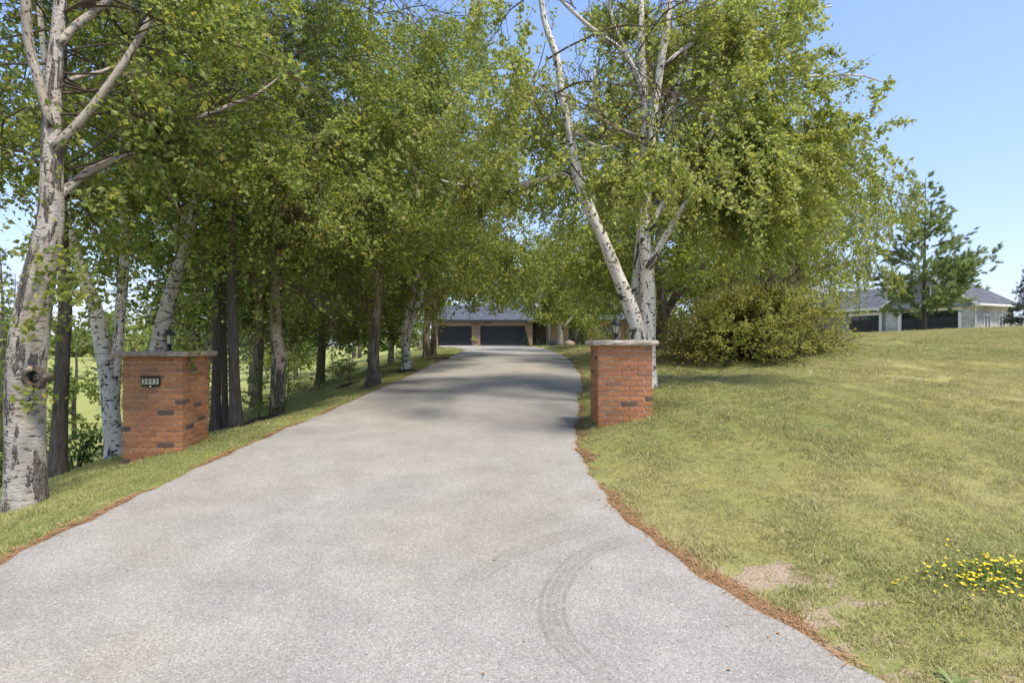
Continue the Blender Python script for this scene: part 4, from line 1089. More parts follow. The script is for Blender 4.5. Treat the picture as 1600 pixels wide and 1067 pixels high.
# ---- bank trees filling in behind the left row
for (u, d, H, R, sd2, lab, zl) in (
        (500, 19.5, 9.5, 3.2, 61, 'bushy tree on the bank behind the gap left of the grey barked birch', -.2),
        (400, 16.5, 9.0, 2.9, 62, 'leafy tree on the bank behind the tan barked birch', .25),
        (610, 27.0, 11., 3.4, 63, 'leafy tree on the bank behind the white forked birch', 1.2),
        (300, 16.0, 9.0, 2.5, 64, 'leafy tree down the bank behind the three conifer trunks', 1.2)):
    x = (u - 800) / F * d; z = gz(x, d)
    S = root(crom(np.array([[x, d, z, .15], [x + .1, d, z + H * .3, .12], [x - .1, d + .1, z + H * .6, .08], [x, d, z + H, .02]]), 20), 1.3)
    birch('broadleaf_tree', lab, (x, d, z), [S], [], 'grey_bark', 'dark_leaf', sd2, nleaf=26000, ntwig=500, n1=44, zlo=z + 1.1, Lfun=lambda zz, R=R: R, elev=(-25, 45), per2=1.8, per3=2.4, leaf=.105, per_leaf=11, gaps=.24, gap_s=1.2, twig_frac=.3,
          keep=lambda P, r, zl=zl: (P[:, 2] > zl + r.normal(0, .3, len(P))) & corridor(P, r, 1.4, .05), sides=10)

# ---- trees by the house and behind
d16 = 44.0; v16 = vrow(874, d16); b16 = PX(874, v16, d16)
S16 = [root(stem([(876, v16, 8), (875, 515, 7), (873, 500, 6), (866, 480, 5), (860, 464, 4), (850, 440, 3), (840, 400, 2)], d16, d16, 16), 1.2),
       stem([(874, 508, 5), (878, 492, 5), (880, 470, 4), (884, 440, 3), (885, 380, 2)], d16, d16, 14),
       root(stem([(860, v16, 5), (858, 510, 4), (856, 490, 4), (850, 470, 3), (845, 430, 2)], d16 + .6, d16 + .6, 14), 1.2)]
L16 = [stem([(879, 514, 4), (888, 502, 4), (897, 492, 3), (903, 478, 2), (908, 460, 1.5)], d16, d16, 10)]
birch('birch_tree', 'white multi stemmed birch on the front lawn of the far house, boulders at its foot', b16, S16, L16, 'birch_bark', 'birch_leaf_bright', 71, ntwig=400, nleaf=26000, n1=50, zlo=b16[2] + 1.9, Lfun=lambda z: 3.4, elev=(-10, 50), per2=1.4, per3=2.0, leaf=.16, per_leaf=9, gaps=.2, gap_s=1.4, twig_frac=.2,
      keep=lambda P, r: P[:, 2] > 1.75 - .5 * np.clip(P[:, 0] - 4.2, 0, 2) + r.normal(0, .3, len(P)), sides=8)
d17 = 27.; v17 = vrow(968, d17); b17 = PX(968, v17, d17)
S17 = root(stem([(968, v17, 8), (964, 505, 7), (957, 475, 6), (949, 452, 5), (942, 400, 4), (935, 300, 3), (930, 220, 2)], d17, d17, 16), 1.2)
birch('birch_tree', 'slender leaning white birch beyond the lantern of the right brick pillar', b17, [S17], [], 'birch_bark', 'birch_leaf', 72, ntwig=400, nleaf=26000, n1=46, zlo=1.6, Lfun=lambda z: 3.0, elev=(-15, 45), per2=1.6, per3=2.3, leaf=.12, per_leaf=11, gaps=.2, twig_frac=.25,
      keep=lambda P, r: (P[:, 2] > 1.3 + r.normal(0, .3, len(P))) & corridor(P, r, 1.6, .05), sides=8)
for (x, y, H, R, sd2, ml, lab, zl) in (
        (8.5, 34., 11, 3.8, 73, 'far_leaf', 'full green tree behind the white birch clump, right of the far house', 1.4),
        (5.6, 50., 9, 3.4, 74, 'far_leaf', 'green tree at the right end of the far house', 1.6),
        (13.5, 30., 8.5, 3.4, 75, 'birch_leaf_bright', 'yellow green tree behind the olive shrub, left of the willow', 1.3),
        (-11.0, 44., 12, 4.2, 76, 'far_leaf', 'large green tree left of the far garage', .2)):
    z = gz(x, y)
    S = root(crom(np.array([[x, y, z, .17], [x + .1, y, z + H * .3, .13], [x - .1, y + .1, z + H * .6, .08], [x, y, z + H, .02]]), 18), 1.3)
    birch('broadleaf_tree', lab, (x, y, z), [S], [], 'grey_bark', ml, sd2, nleaf=24000, ntwig=400, n1=44, zlo=z + 1.6, Lfun=lambda zz, R=R: R, elev=(-15, 50), per2=1.5, per3=2.0, leaf=.15, per_leaf=9, gaps=.2, gap_s=1.4, twig_frac=.2,
          keep=lambda P, r, zl=zl: (P[:, 2] > zl + r.normal(0, .3, len(P))), sides=8)

# pine in front of the neighbour house
dp = 35.5; up = 1444; xp = (up - 800) / F * dp; zp = gz(xp, dp); bp = np.array([xp, dp, zp])
Hp = (540 - 278) / F * dp - zp
Sp = root(crom(np.array([[xp, dp, zp, .14], [xp, dp, zp + Hp * .3, .10], [xp + .05, dp, zp + Hp * .65, .05], [xp + .1, dp, zp + Hp, .012]]), 24), 1.2)
conifer('pine_tree', 'airy pine with upswept branches standing alone before the grey house', bp, Sp, 'pine_bark', 'light_pine_needle', 81, zp + 1.0, lambda z: max(.35, (4.0 if z - zp > 1.8 else 3.0) * (1 - ((z - zp) / (Hp + .6)) ** 1.15)), 96, (2, 34), .17, 6, 2.6, 2.8, 6, (-.02, .05), width=.15, ratio2=.4, r3=(.25, .55), sides=9, dmul=8.5)
# blue spruce at the right edge
xs_, ys_ = 36.25, 40.0; zs = gz(xs_, ys_); Hs = 4.9
Ss = crom(np.array([[xs_, ys_, zs - .2, .10], [xs_, ys_, zs + Hs * .5, .06], [xs_, ys_, zs + Hs, .01]]), 18)
conifer('spruce_tree', 'blue green spruce cut by the frame edge beside the grey house', (xs_, ys_, zs), Ss, 'pine_bark', 'spruce_needle', 82, zs + .15, lambda z: max(.15, 1.45 * (1 - (z - zs) / (Hs + .1))), 190, (-10, 8), .12, 6, 5.5, 5.0, 9, (-.05, .06), width=.16, r3=(.12, .3), sides=8, dmul=2.2)

# fir saplings with mulch at their foot along the left bank
def fir_mesh(seed):
    rng = np.random.default_rng(seed)
    S = crom(np.array([[0, 0, -.05, .012], [0, 0, .4, .008], [0.01, 0, .8, .002]]), 12)
    l1 = stem_level(rng, [S], 46, .05, lambda z: max(.06, .36 * (1 - z / .84)), (0, 25), None, 0, (-.1, .15))
    l2 = spawn(rng, l1, 14, .45, .8, .5, .1, .2, .04, .16, (-.1, .1))
    l3 = cat(l1, l2)
    n = rng.poisson(l3[2] * 34) + 2; idx = np.repeat(np.arange(len(n)), n); s = rng.uniform(.1, 1, len(idx))
    P = quad_curve(l3[0][idx], l3[1][idx], l3[2][idx], l3[3][idx], s); T = tangent(l3[1][idx], l3[2][idx], l3[3][idx], s)
    v, t = needles(rng, P, T, .035, 4, .22)
    mb = MB(); mb.tube(S[:, :3], S[:, 3], 6); curves_to_tubes(mb, l1, .3, 2, 3)
    st = mb.mesh('trunk'); st.materials.append(M['twig_bark'])
    cr = mesh_np('crown', v, [t]); cr.materials.append(M['sapling_needle'])
    return st, cr
fm = [fir_mesh(91), fir_mesh(92)]
def mulch_mesh(seed):
    rng = np.random.default_rng(seed); n = 22
    th = np.linspace(0, 2 * np.pi, n, endpoint=False)
    mb = MB(); prof = [(1, -.06), (.85, .02), (.5, .06), (.15, .075)]
    v = []
    for r, z in prof: v.append(np.stack([np.cos(th) * r * (1 + rng.normal(0, .06, n)), np.sin(th) * r * (1 + rng.normal(0, .06, n)), np.full(n, z) + rng.normal(0, .012, n)], 1))
    v = np.concatenate(v + [[[0, 0, .08]]])
    i = np.arange(3)[:, None] * n; j = np.arange(n)[None]; j2 = (j + 1) % n
    mb.add(v, np.stack([i + j, i + j2, i + n + j2, i + n + j], -1).reshape(-1, 4), [[4 * n, 3 * n + k, 3 * n + (k + 1) % n] for k in range(n)])
    me = mb.mesh('mulch_bed', smooth=True); me.materials.append(M['mulch']); return me
mm = mulch_mesh(4)
rg = random.Random(12)
for (u, d, h, mul, lab) in ((405, 10.3, .95, .5, 'fir sapling in a dark mulch bed left of the tan barked birch'),
                            (546, 14.2, .85, .45, 'fir sapling on the bank just left of the grey barked birch'),
                            (498, 15.8, .75, 0, 'fir sapling lower on the bank under the dense bushes'),
                            (450, 17.2, .95, 0, 'fir sapling right of the tan barked birch, out on the bright slope'),
                            (520, 18.5, .8, 0, 'small fir sapling farther out on the bank behind the others'),
                            (630, 15.6, .72, .42, 'dense little evergreen at the foot of the white forked birch'),
                            (682, 19.6, .22, .5, 'tiny seedling in a mulch bed before the twin stemmed birch')):
    x = (u - 800) / F * d; z = gz(x, d)
    t = thing('fir_sapling', lab, 'sapling', (x, d, z), rg.uniform(0, 6), 'fir saplings along the left bank')
    a, b = fm[rg.randrange(2)]; s = h / .82 * 1.15
    for nm, me in (('trunk', a), ('crown', b)):
        o = obj(nm, me, None, t); o.scale = (s * 1.15, s * 1.15, s)
        if nm == 'crown': o['kind'] = 'stuff'
    if mul:
        ax = gz(x + .3, d) - gz(x - .3, d); ay = gz(x, d + .3) - gz(x, d - .3)
        o = obj('mulch_bed', mm, None, t); o.scale = (mul, mul * .8, .8); o.rotation_euler = (math.atan(ay / .6), -math.atan(ax / .6), 0); t.rotation_euler = (0, 0, 0)

# background trees: a few meshes, many individuals
def proto_tree(seed, mat, H, R, leafn, conif=False):
    rng = np.random.default_rng(seed)
    S = crom(np.array([[0, 0, -.3, .22], [.1, 0, H * .3, .17], [-.1, .1, H * .6, .1], [0, 0, H, .02]]), 18)
    if conif:
        l1 = stem_level(rng, [S], 90, .9, lambda z: max(.3, R * (1 - (z / (H + .4)) ** 1.1)), (-15, 8), None, 0, (-.04, .03))
        l2 = spawn(rng, l1, 2.4, .4, .8, .6, 0, .15, .2, 1.2, (-.1, .05)); l3 = spawn(rng, cat(l1, l2), 2.4, .6, .8, .5, 0, .15, .25, .6, (-.1, .05))
        n = rng.poisson(l3[2] * 6) + 1; idx = np.repeat(np.arange(len(n)), n); s = rng.uniform(.1, 1, len(idx))
        P = quad_curve(l3[0][idx], l3[1][idx], l3[2][idx], l3[3][idx], s); T = tangent(l3[1][idx], l3[2][idx], l3[3][idx], s)
        v, f = needles(rng, P, T, .30, 3, .22)
    else:
        l1 = stem_level(rng, [S], 46, H * .12, lambda z: R * (1.0 - .35 * z / H), (-15, 50))
        l2 = spawn(rng, l1, 1.3, .5, .75, .75, .1, .15, .4, 2.2, (-.1, -.02)); l3 = spawn(rng, cat(l1, l2), 1.6, .7, .6, .8, 0, .2, .4, 1.1, (-.3, 0), .2)
        n = rng.poisson(l3[2] * leafn); idx = np.repeat(np.arange(len(n)), n); s = rng.uniform(.1, 1, len(idx))
        P = quad_curve(l3[0][idx], l3[1][idx], l3[2][idx], l3[3][idx], s) + rng.normal(0, .08, (len(idx), 3))
        gap = sines(np.random.default_rng(seed + 7), 1.6, 10); P = P[gap(P) > -.9]
        v, f = leaves(rng, P, .27, .75)
    mb = MB(); mb.tube(S[:, :3], S[:, 3], 8, .03, rng); curves_to_tubes(mb, l1, .3, 3, 4)
    st = mb.mesh('trunk', smooth=True); st.materials.append(M['grey_bark'])
    cr = mesh_np('crown', v, [f]); cr.materials.append(M[mat])
    return st, cr
PT = {'round': proto_tree(101, 'far_leaf', 10, 3.4, 8), 'tall': proto_tree(102, 'far_leaf', 13, 3.6, 8), 'dark': proto_tree(103, 'dark_leaf', 9, 3.2, 8), 'conifer': proto_tree(104, 'pine_needle', 12, 2.8, 0, True), 'light': proto_tree(105, 'birch_leaf_bright', 9, 3.4, 8)}
rg = random.Random(77)
BGT = [(-19.6, 25.5, 'round', .52, 'bushy green tree on the meadow just right of the thick conifer trunk'), (-16.9, 26.5, 'light', .55, 'light green tree on the meadow filling the gap above the left pillar cap'), (-21.5, 24.0, 'dark', .56, 'dark bushy tree on the meadow behind the nearest birch trunk'),
       (-13.6, 25.5, 'round', .50, 'bushy green tree at the foot of the bank behind the three conifer trunks'), (-15.2, 33, 'conifer', .55, 'young conifer on the meadow left of the tan barked birch'), (-18.6, 30.0, 'conifer', .6, 'young dark conifer on the meadow behind the forked white birch'), (-11.6, 28.5, 'light', .42, 'small light green tree on the bank right of the tan barked birch'), (-36, 40, 'conifer', 1.0, 'dark conifer out on the left meadow, glimpsed past the nearest birch'), (-29, 44, 'round', .75, 'round green tree on the far side of the left meadow'), (-24, 47, 'conifer', 1.0, 'conifer across the meadow, seen between stems of the forked birch'),
       (-22, 36, 'light', .62, 'light green bushy tree on the meadow behind the left brick pillar'), (-19, 50, 'conifer', .95, 'conifer across the meadow behind the leaning birch'), (-16, 40, 'dark', .8, 'dark round tree down the bank behind the conifer trunks'), (-15, 56, 'conifer', 1.0, 'tall conifer left of the far garage trees'), (-48, 55, 'tall', .9, 'tall leafy tree at the outer left end of the meadow'),
       (-40, 66, 'conifer', 1.1, 'conifer deep in the left background'), (-30, 70, 'tall', .9, 'tall leafy tree deep in the left background'), (-20, 72, 'conifer', 1.2, 'tall conifer behind the left end of the far house'), (-12, 80, 'tall', 1.0, 'tall tree showing over the far garage roof'), (-3, 84, 'round', 1.1, 'round tree showing behind the far upper storey'), (6, 82, 'tall', 1.0, 'tall tree behind the right half of the far house'),
       (14, 70, 'dark', 1.0, 'dark tree behind the garden right of the far house'), (17, 48, 'round', .8, 'round green tree left of the willow'), (22, 62, 'tall', .8, 'tall tree behind the willow'), (30, 74, 'round', .8, 'round tree behind the left wing of the grey house'),
       (50.5, 62, 'dark', .62, 'dark tree rising behind the roof of the grey house'), (57, 70, 'round', .55, 'low round tree behind the right end of the grey house'), (63, 66, 'light', .42, 'low pale tree at the frame edge behind the spruce'), (-14.5, 38, 'dark', .62, 'dark low tree on the bank slope left of the white forked birch')]
for (x, y, k, s, lab) in BGT:
    t = thing('conifer_tree' if k == 'conifer' else 'broadleaf_tree', lab, 'tree', (x, y, gz(x, y)), rg.uniform(0, 6), 'background trees')
    for nm, me in zip(('trunk', 'crown'), PT[k]):
        o = obj(nm, me, None, t)
        if nm == 'crown': o['kind'] = 'stuff'
    t.scale = (s * rg.uniform(.9, 1.1), s * rg.uniform(.9, 1.1), s)
# far woods as one mass
rng = np.random.default_rng(6)
C = []
for x in np.arange(-330, 330, 5.5):
    y = 135 + 20 * math.sin(x * .03) + rng.normal(0, 8); h = rng.uniform(6, 11) * (.75 if x > 60 else 1)
    C.append((x + rng.normal(0, 1.5), y, h))
for y in np.arange(-20, 135, 7): C.append((-110 + rng.normal(0, 5), y, rng.uniform(8, 13)))
Pl = []
for (x, y, h) in C:
    n = 230; z0 = gz(x, y)
    d = rng.normal(0, 1, (n, 3)); d /= np.linalg.norm(d, axis=1)[:, None]; r = rng.random((n, 1)) ** .45
    Pl.append(np.array([x, y, z0 + h * .52]) + d * r * np.array([4.2, 3.5, h * .55]) * (1 + .2 * np.sin(d[:, :1] * 7 + d[:, 2:] * 9)))
Pl = np.concatenate(Pl); v, q = leaves(rng, Pl, 1.3, .8, .2)
tag(obj('woods', mesh_np('woods', v, [q]), M['far_leaf']), 'far wooded edge beyond the meadow and houses', 'woods', kind='stuff')

# ------------------------------------------------------------------ far house with garages
HY = 62.0
def hx(u, d=HY): return (u - 800) / F * d
hz0 = -.02
hs = thing('brick_house', 'far tan brick house with two charcoal garage doors at the end of the driveway', 'house', (0, HY, hz0))
x0, xa, xb, xc, xd, x1 = hx(678), hx(684.2), hx(737), hx(750.4), hx(820.5), hx(832)
EV = 2.72
def hbox(name, mat, lo, hi, parent=hs, bevel=0):
    lo = np.array(lo, float); hi = np.array(hi, float)
    return MB().box((lo + hi) / 2, hi - lo, bevel=bevel).build(name, M[mat], parent)
hbox('wall', 'tan_brick', (x0, 0, -.3), (xa, .4, EV)); hbox('wall', 'tan_brick', (xb, 0, -.3), (xc, .4, EV)); hbox('wall', 'tan_brick', (xd, 0, -.3), (x1, .4, EV))
hbox('wall', 'tan_brick', (x0, .41, -.3), (x0 + .3, 8, EV)); hbox('wall', 'tan_brick', (x1 - .3, .41, -.3), (x1, 3.2, EV))
for a, b in ((xa, xb), (xc, xd)):
    hbox('lintel', 'beige_trim', (a, .03, 2.2), (b, .4, EV))
    n = 5
    gd = MB().box(((a + b) / 2, .30, 1.09), (b - a, .06, 2.18)).build('garage_door', M['door_charcoal'], hs)
    cols = 4 if b - a < 4.2 else 6
    for r in range(n):
        for c in range(cols):
            w = (b - a - .06) / cols; hgt = 2.12 / n
            MB().box((a + .03 + w * (c + .5), .262, .05 + hgt * (r + .5)), (w - .07, .03, hgt - .06), bevel=.012).build('door_panel', M['door_charcoal'], gd)
# roof over the garage wing, rising away from the eave
rf = MB(); e0, e1 = x0 - .5, x1 + .6
rf.prism([(e0, -.55, EV + .02), (e0, 5.2, EV + 2.1), (e0, 9.5, EV + .02)], (e1 - e0, 0, 0)); rf.build('roof', M['slate_shingle'], hs)
hbox('fascia', 'dark_fascia', (e0, -.60, EV - .16), (e1, -.552, EV + .10)); hbox('soffit', 'dark_fascia', (e0 + .01, -.55, EV - .15), (e1 - .01, .0, EV - .03))
# upper storey
u0, u1 = hx(752, 67.5), hx(905, 67.5)
hbox('upper_wall', 'cream_stucco', (u0, 5.5, 1.5), (u1, 12, 6.6))
rf = MB(); rf.prism([(u0 - .6, 4.9, 6.6), (u0 - .6, 8.7, 8.6), (u0 - .6, 12.6, 6.6)], (u1 - u0 + 1.2, 0, 0)); rf.build('upper_roof', M['slate_shingle'], hs)
for (ua, ub) in ((782, 806), (846, 868)):
    a, b = hx(ua, 67.5), hx(ub, 67.5)
    w = hbox('window', 'dark_fascia', (a, 5.40, 4.2), (b, 5.498, 5.9))
    MB().box(((a + b) / 2, 5.385, 5.05), (b - a - .16, .02, 1.54)).build('pane', M['window_glass'], w)
    MB().box(((a + b) / 2, 5.36, 5.05), (.07, .03, 1.54)).build('mullion', M['dark_fascia'], w)
# recessed entry and right wing
w1 = hx(985, 65)
hbox('wing_wall', 'tan_brick', (x1 + 1.9, 3.2, -.3), (w1, 3.6, 3.0)); hbox('entry_wall', 'dark_wood', (x1, 3.4, -.3), (x1 + 1.89, 3.7, 3.0))
hbox('entry_door', 'dark_wood', (x1 + .5, 3.32, 0), (x1 + 1.4, 3.398, 2.1))
rf = MB(); rf.prism([(x1 + .62, 1.5, 2.95), (x1 + .62, 6.5, 4.7), (x1 + .62, 11, 2.95)], (w1 - x1, 0, 0)); rf.build('wing_roof', M['slate_shingle'], hs)
hbox('porch_post', 'dark_wood', (x1 + 1.6, 1.7, -.1), (x1 + 1.75, 1.85, 2.95))
for (ua, ub, zl, zh) in ((889, 904, .45, 2.3), (905, 917, .45, 2.3), (938, 958, .9, 2.2)):
    a, b = hx(ua, 65.2), hx(ub, 65.2)
    w = hbox('window', 'dark_fascia', (a, 3.10, zl), (b, 3.198, zh))
    MB().box(((a + b) / 2, 3.085, (zl + zh) / 2), (b - a - .14, .02, zh - zl - .14)).build('pane', M['window_glass'], w)
# wall lights, number, planter, cone cedar
for u in (742.5, 826):
    x = hx(u); wl = MB().box((x, -.05, 2.22), (.10, .10, .10)).build('wall_light', M['black_iron'], hs)
    MB().lathe([(.001, 1.92), (.08, 1.96), (.11, 2.2), (.13, 2.22), (.02, 2.34), (.001, 2.34)], (x, -.17, 0), 8).build('shade', M['terracotta_stone'], wl)
for i, ch in enumerate('2003'): text('digit', ch, .30, (hx(757) + i * .24, .005, 2.47), (math.pi / 2, 0, 0), M['black_iron'], hs, .012)
px_ = hx(742); pl = thing('planter_urn', 'pale stone urn with a flared bowl standing between the two garage doors', 'planter', (px_, HY - .55, gz(px_, HY - .6) + .02))
MB().lathe([(.001, 0), (.26, 0), (.26, .08), (.14, .14), (.10, .26), (.16, .34), (.34, .50), (.40, .60), (.36, .60), (.30, .54), (.001, .52)], k=20).build('urn', M['terracotta_stone'], pl, smooth=True)
P = np.random.default_rng(5).normal(0, 1, (160, 3)) * np.array([.2, .2, .1]) + np.array([0, 0, .66]); v, q = leaves(np.random.default_rng(6), P, .12, .6, 0)
tag(obj('flowers', mesh_np('flowers', v, [q]), M['shrub_leaf'], pl), kind='stuff')
xk = hx(821); ck = thing('cedar_bush', 'small cone shaped cedar at the right jamb of the double garage door', 'shrub', (xk, HY - .7, gz(xk, HY - .7)))
rng = np.random.default_rng(9); n = 2600
h_ = rng.random(n) ** 1.3; th = rng.uniform(0, 6.28, n); rr = .46 * (1 - h_) * rng.random(n) ** .35
P = np.stack([np.cos(th) * rr, np.sin(th) * rr, .03 + h_ * 1.45], 1); v, q = leaves(rng, P, .11, .5, -.5)
tag(obj('leaves', mesh_np('leaves', v, [q]), M['spruce_needle'], ck), kind='stuff'); MB().tube([(0, 0, -.1), (0, 0, 1.2)], [.04, .01], 6).build('trunk', M['pine_bark'], ck)
# boulders and garden shrubs in front of the house
def boulder(label, u, d, s, seed, mat='boulder'):
    rng = np.random.default_rng(seed); x = (u - 800) / F * d; z = gz(x, d)
    nlat, nlon = 9, 14; V = [[0, 0, -1]]
    for i in range(1, nlat):
        a = -math.pi / 2 + math.pi * i / nlat
        for j in range(nlon): V.append([math.cos(a) * math.cos(2 * math.pi * j / nlon), math.cos(a) * math.sin(2 * math.pi * j / nlon), math.sin(a)])
    V.append([0, 0, 1]); V = np.array(V); nz = sines(rng, .9, 8); V *= (1 + .13 * nz(V))[:, None]; V *= np.array(s)
    q = [[1 + i * nlon + j, 1 + i * nlon + (j + 1) % nlon, 1 + (i + 1) * nlon + (j + 1) % nlon, 1 + (i + 1) * nlon + j] for i in range(nlat - 2) for j in range(nlon)]
    t = [[0, 1 + (j + 1) % nlon, 1 + j] for j in range(nlon)] + [[len(V) - 1, 1 + (nlat - 2) * nlon + j, 1 + (nlat - 2) * nlon + (j + 1) % nlon] for j in range(nlon)]
    o = MB().add(V, q, t).build('boulder', M[mat], None, (0, 0, 0), True); o.location = (x, d, z + s[2] * .35)
    return tag(o, label, 'boulder', 'boulders under the far birch')
boulder('grey tan boulder left of the far birch trunk', 867, 43.6, (.50, .42, .36), 1)
boulder('reddish boulder right of the far birch trunk', 889, 44.2, (.40, .34, .28), 2, 'terracotta_stone')
boulder('low flat boulder directly behind the far birch', 881, 45.4, (.6, .5, .36), 3)
for (u, d, L, sd2, mt, lab) in ((843, 52, .55, 111, 'far_leaf', 'low green bush left of the boulders before the house entry'), (910, 50, 1.3, 112, 'far_leaf', 'leafy garden bush before the right wing of the far house'), (930, 45, 1.5, 113, 'birch_leaf_bright', 'bright leafy bush left of the right brick pillar lantern, far back'), (955, 42, 1.6, 114, 'far_leaf', 'dark garden bush far behind the right brick pillar'),
                         (1000, 40, 1.4, 115, 'dark_leaf', 'dark bush far behind the white birch clump'), (655, 40, 1.6, 116, 'far_leaf', 'green bush at the left corner of the far garage')):
    x = (u - 800) / F * d
    shrub('garden_bush', lab, (x, d, gz(x, d)), 22, L, (25, 85), mt, sd2, .12, 2.6, 3.5, 10, .2)

# ------------------------------------------------------------------ neighbour house (faces left, corner nearest)
C0 = np.array([34.1, 42.0]); ang = math.atan2(7.7, -3.5)             # front wall runs from C0 along this direction
gN = .62
nh = thing('grey_house', 'grey stone neighbouring house with white trimmed dark garage doors beyond the lawn', 'house', (C0[0], C0[1], gN), ang)
# local: x along the front (away from the near corner), y = to the left of x => outward front; the body lies at y<0
E2 = 2.68
def nbox(name, mat, lo, hi, parent=nh, bevel=0):
    lo = np.array(lo, float); hi = np.array(hi, float)
    return MB().box((lo + hi) / 2, hi - lo, bevel=bevel).build(name, M[mat], parent)
DP = 5.3
ga, gb = .82, 5.40
nbox('front_wall', 'grey_stone', (0, -.30, -.4), (ga, 0, E2)); nbox('front_wall', 'grey_stone', (gb, -.30, -.4), (6.45, 0, E2)); nbox('header', 'grey_stone', (ga, -.30, 2.12), (gb, 0, E2))
nbox('side_wall', 'grey_stone', (0, -DP, -.4), (.30, -.301, E2)); nbox('side_wall', 'grey_stone', (6.15, -DP, -.4), (6.45, -.301, E2))
tr = nbox('door_trim', 'white_paint', (ga - .02, -.10, -.1), (ga + .20, .03, 2.3)); nbox('door_trim', 'white_paint', (gb - .20, -.10, -.1), (gb + .02, .03, 2.3)); nbox('door_trim', 'white_paint', (ga + .201, -.10, 2.08), (gb - .201, .028, 2.302))
gd = nbox('garage_door', 'door_charcoal', (ga + .2, -.2, -.1), (gb - .2, -.14, 2.08))
for r in range(4):
    for c in range(4):
        w = (gb - ga - .4) / 4; h = 2.08 / 4
        MB().box((ga + .2 + w * (c + .5), -.125, h * (r + .5)), (w - .10, .03, h - .08), bevel=.01).build('door_window' if r == 3 else 'door_panel', M['window_glass' if r == 3 else 'door_charcoal'], gd)
# gable roof: ridge runs away from the front, hipped at the back
xm = 3.22; RZ = E2 + 2.35; ov = .45; sl_ = (RZ - E2) / xm
rf = MB(); A0 = (-ov, .35, E2 - sl_ * ov + .12); A1 = (6.45 + ov, .35, E2 - sl_ * ov + .12); AP = (xm, .35, RZ + .12)
B0 = (-ov, -DP - ov, E2 - sl_ * ov + .12); B1 = (6.45 + ov, -DP - ov, E2 - sl_ * ov + .12); BP = (xm, -DP + 1.9, RZ + .12)
rf.face([A0, AP, BP, B0]); rf.face([A1, B1, BP, AP]); rf.face([B0, BP, B1])
lo_ = [(p[0], p[1], p[2] - .10) for p in (A0, A1, B1, B0)]; rf.face([lo_[0], lo_[3], lo_[2], lo_[1]])
rf.build('roof', M['grey_shingle'], nh)
gable = MB(); gable.prism([(0, -.02, E2 + .002), (6.45, -.02, E2 + .002), (xm, -.02, RZ)], (0, -.2, 0)); gable.build('gable', M['grey_siding'], nh)
for (a, b) in ((A0, AP), (A1, AP)):
    MB().prism([(a[0], .352, a[2] - .22), (b[0], .352, b[2] - .22), (b[0], .352, b[2] - .005), (a[0], .352, a[2] - .005)], (0, .04, 0)).build('rake_board', M['white_paint'], nh)
nbox('gutter', 'white_paint', (-ov - .12, -DP - ov, A0[2] - .14), (-ov - .002, .35, A0[2] + .0)); nbox('soffit', 'white_paint', (-ov, -DP - ov + .01, A0[2] - .16), (0, .34, A0[2] - .105))
w = nbox('window', 'white_paint', (2.9, -.019, E2 + .55), (3.55, .03, E2 + 1.35)); MB().box((3.22, .036, E2 + .95), (.45, .01, .6)).build('pane', M['window_glass'], w)
MB().tube(crom(np.array([(-.50, .25, E2 - .25), (-.3, .12, E2 - .40), (-.06, -.1, E2 - .55), (-.06, -.1, 1.2), (-.06, -.1, -.2)]), 14), .05, 6).build('downspout', M['white_paint'], nh)
MB().tube([(-.06, -DP + .2, E2 - .3), (-.06, -DP + .2, -.2)], .05, 6).build('downspout', M['white_paint'], nh)
for yy in (-1.7, -3.7):
    w = nbox('window', 'white_paint', (-.05, yy - .42, -.1), (-.002, yy + .42, 1.75))
    for k in (-.2, .2): MB().box((-.056, yy + k, .82), (.012, .27, 1.65)).build('pane', M['window_glass'], w)
# left wing set back behind the garage
nbox('wing_wall', 'grey_siding', (6.45, -1.1, -.4), (7.3, -.8, E2 - .1)); nbox('wing_wall', 'grey_siding', (10.2, -1.1, -.4), (16, -.8, E2 - .1)); nbox('wing_header', 'grey_siding', (7.3, -1.1, 2.1), (10.2, -.8, E2 - .1))
nbox('door_trim', 'white_paint', (7.25, -.85, -.1), (7.50, -.76, 2.25)); nbox('door_trim', 'white_paint', (7.501, -.85, 2.02), (10.25, -.762, 2.252))
gd = nbox('garage_door', 'door_charcoal', (7.3, -1.0, -.1), (10.2, -.94, 2.1))
for r in range(4):
    for c in range(3):
        MB().box((7.3 + .97 * (c + .5), -.925, .52 * (r + .5)), (.86, .03, .44), bevel=.01).build('door_window' if r == 3 else 'door_panel', M['window_glass' if r == 3 else 'door_charcoal'], gd)
rf = MB(); rf.prism([(6.3, -.35, E2 - .08), (6.3, -4.4, E2 + 2.0), (6.3, -8.6, E2 - .08)], (10.5, 0, 0)); rf.build('wing_roof', M['grey_shingle'], nh)
nbox('fascia', 'white_paint', (6.95, -.36, E2 - .24), (16.8, -.30, E2 - .04))

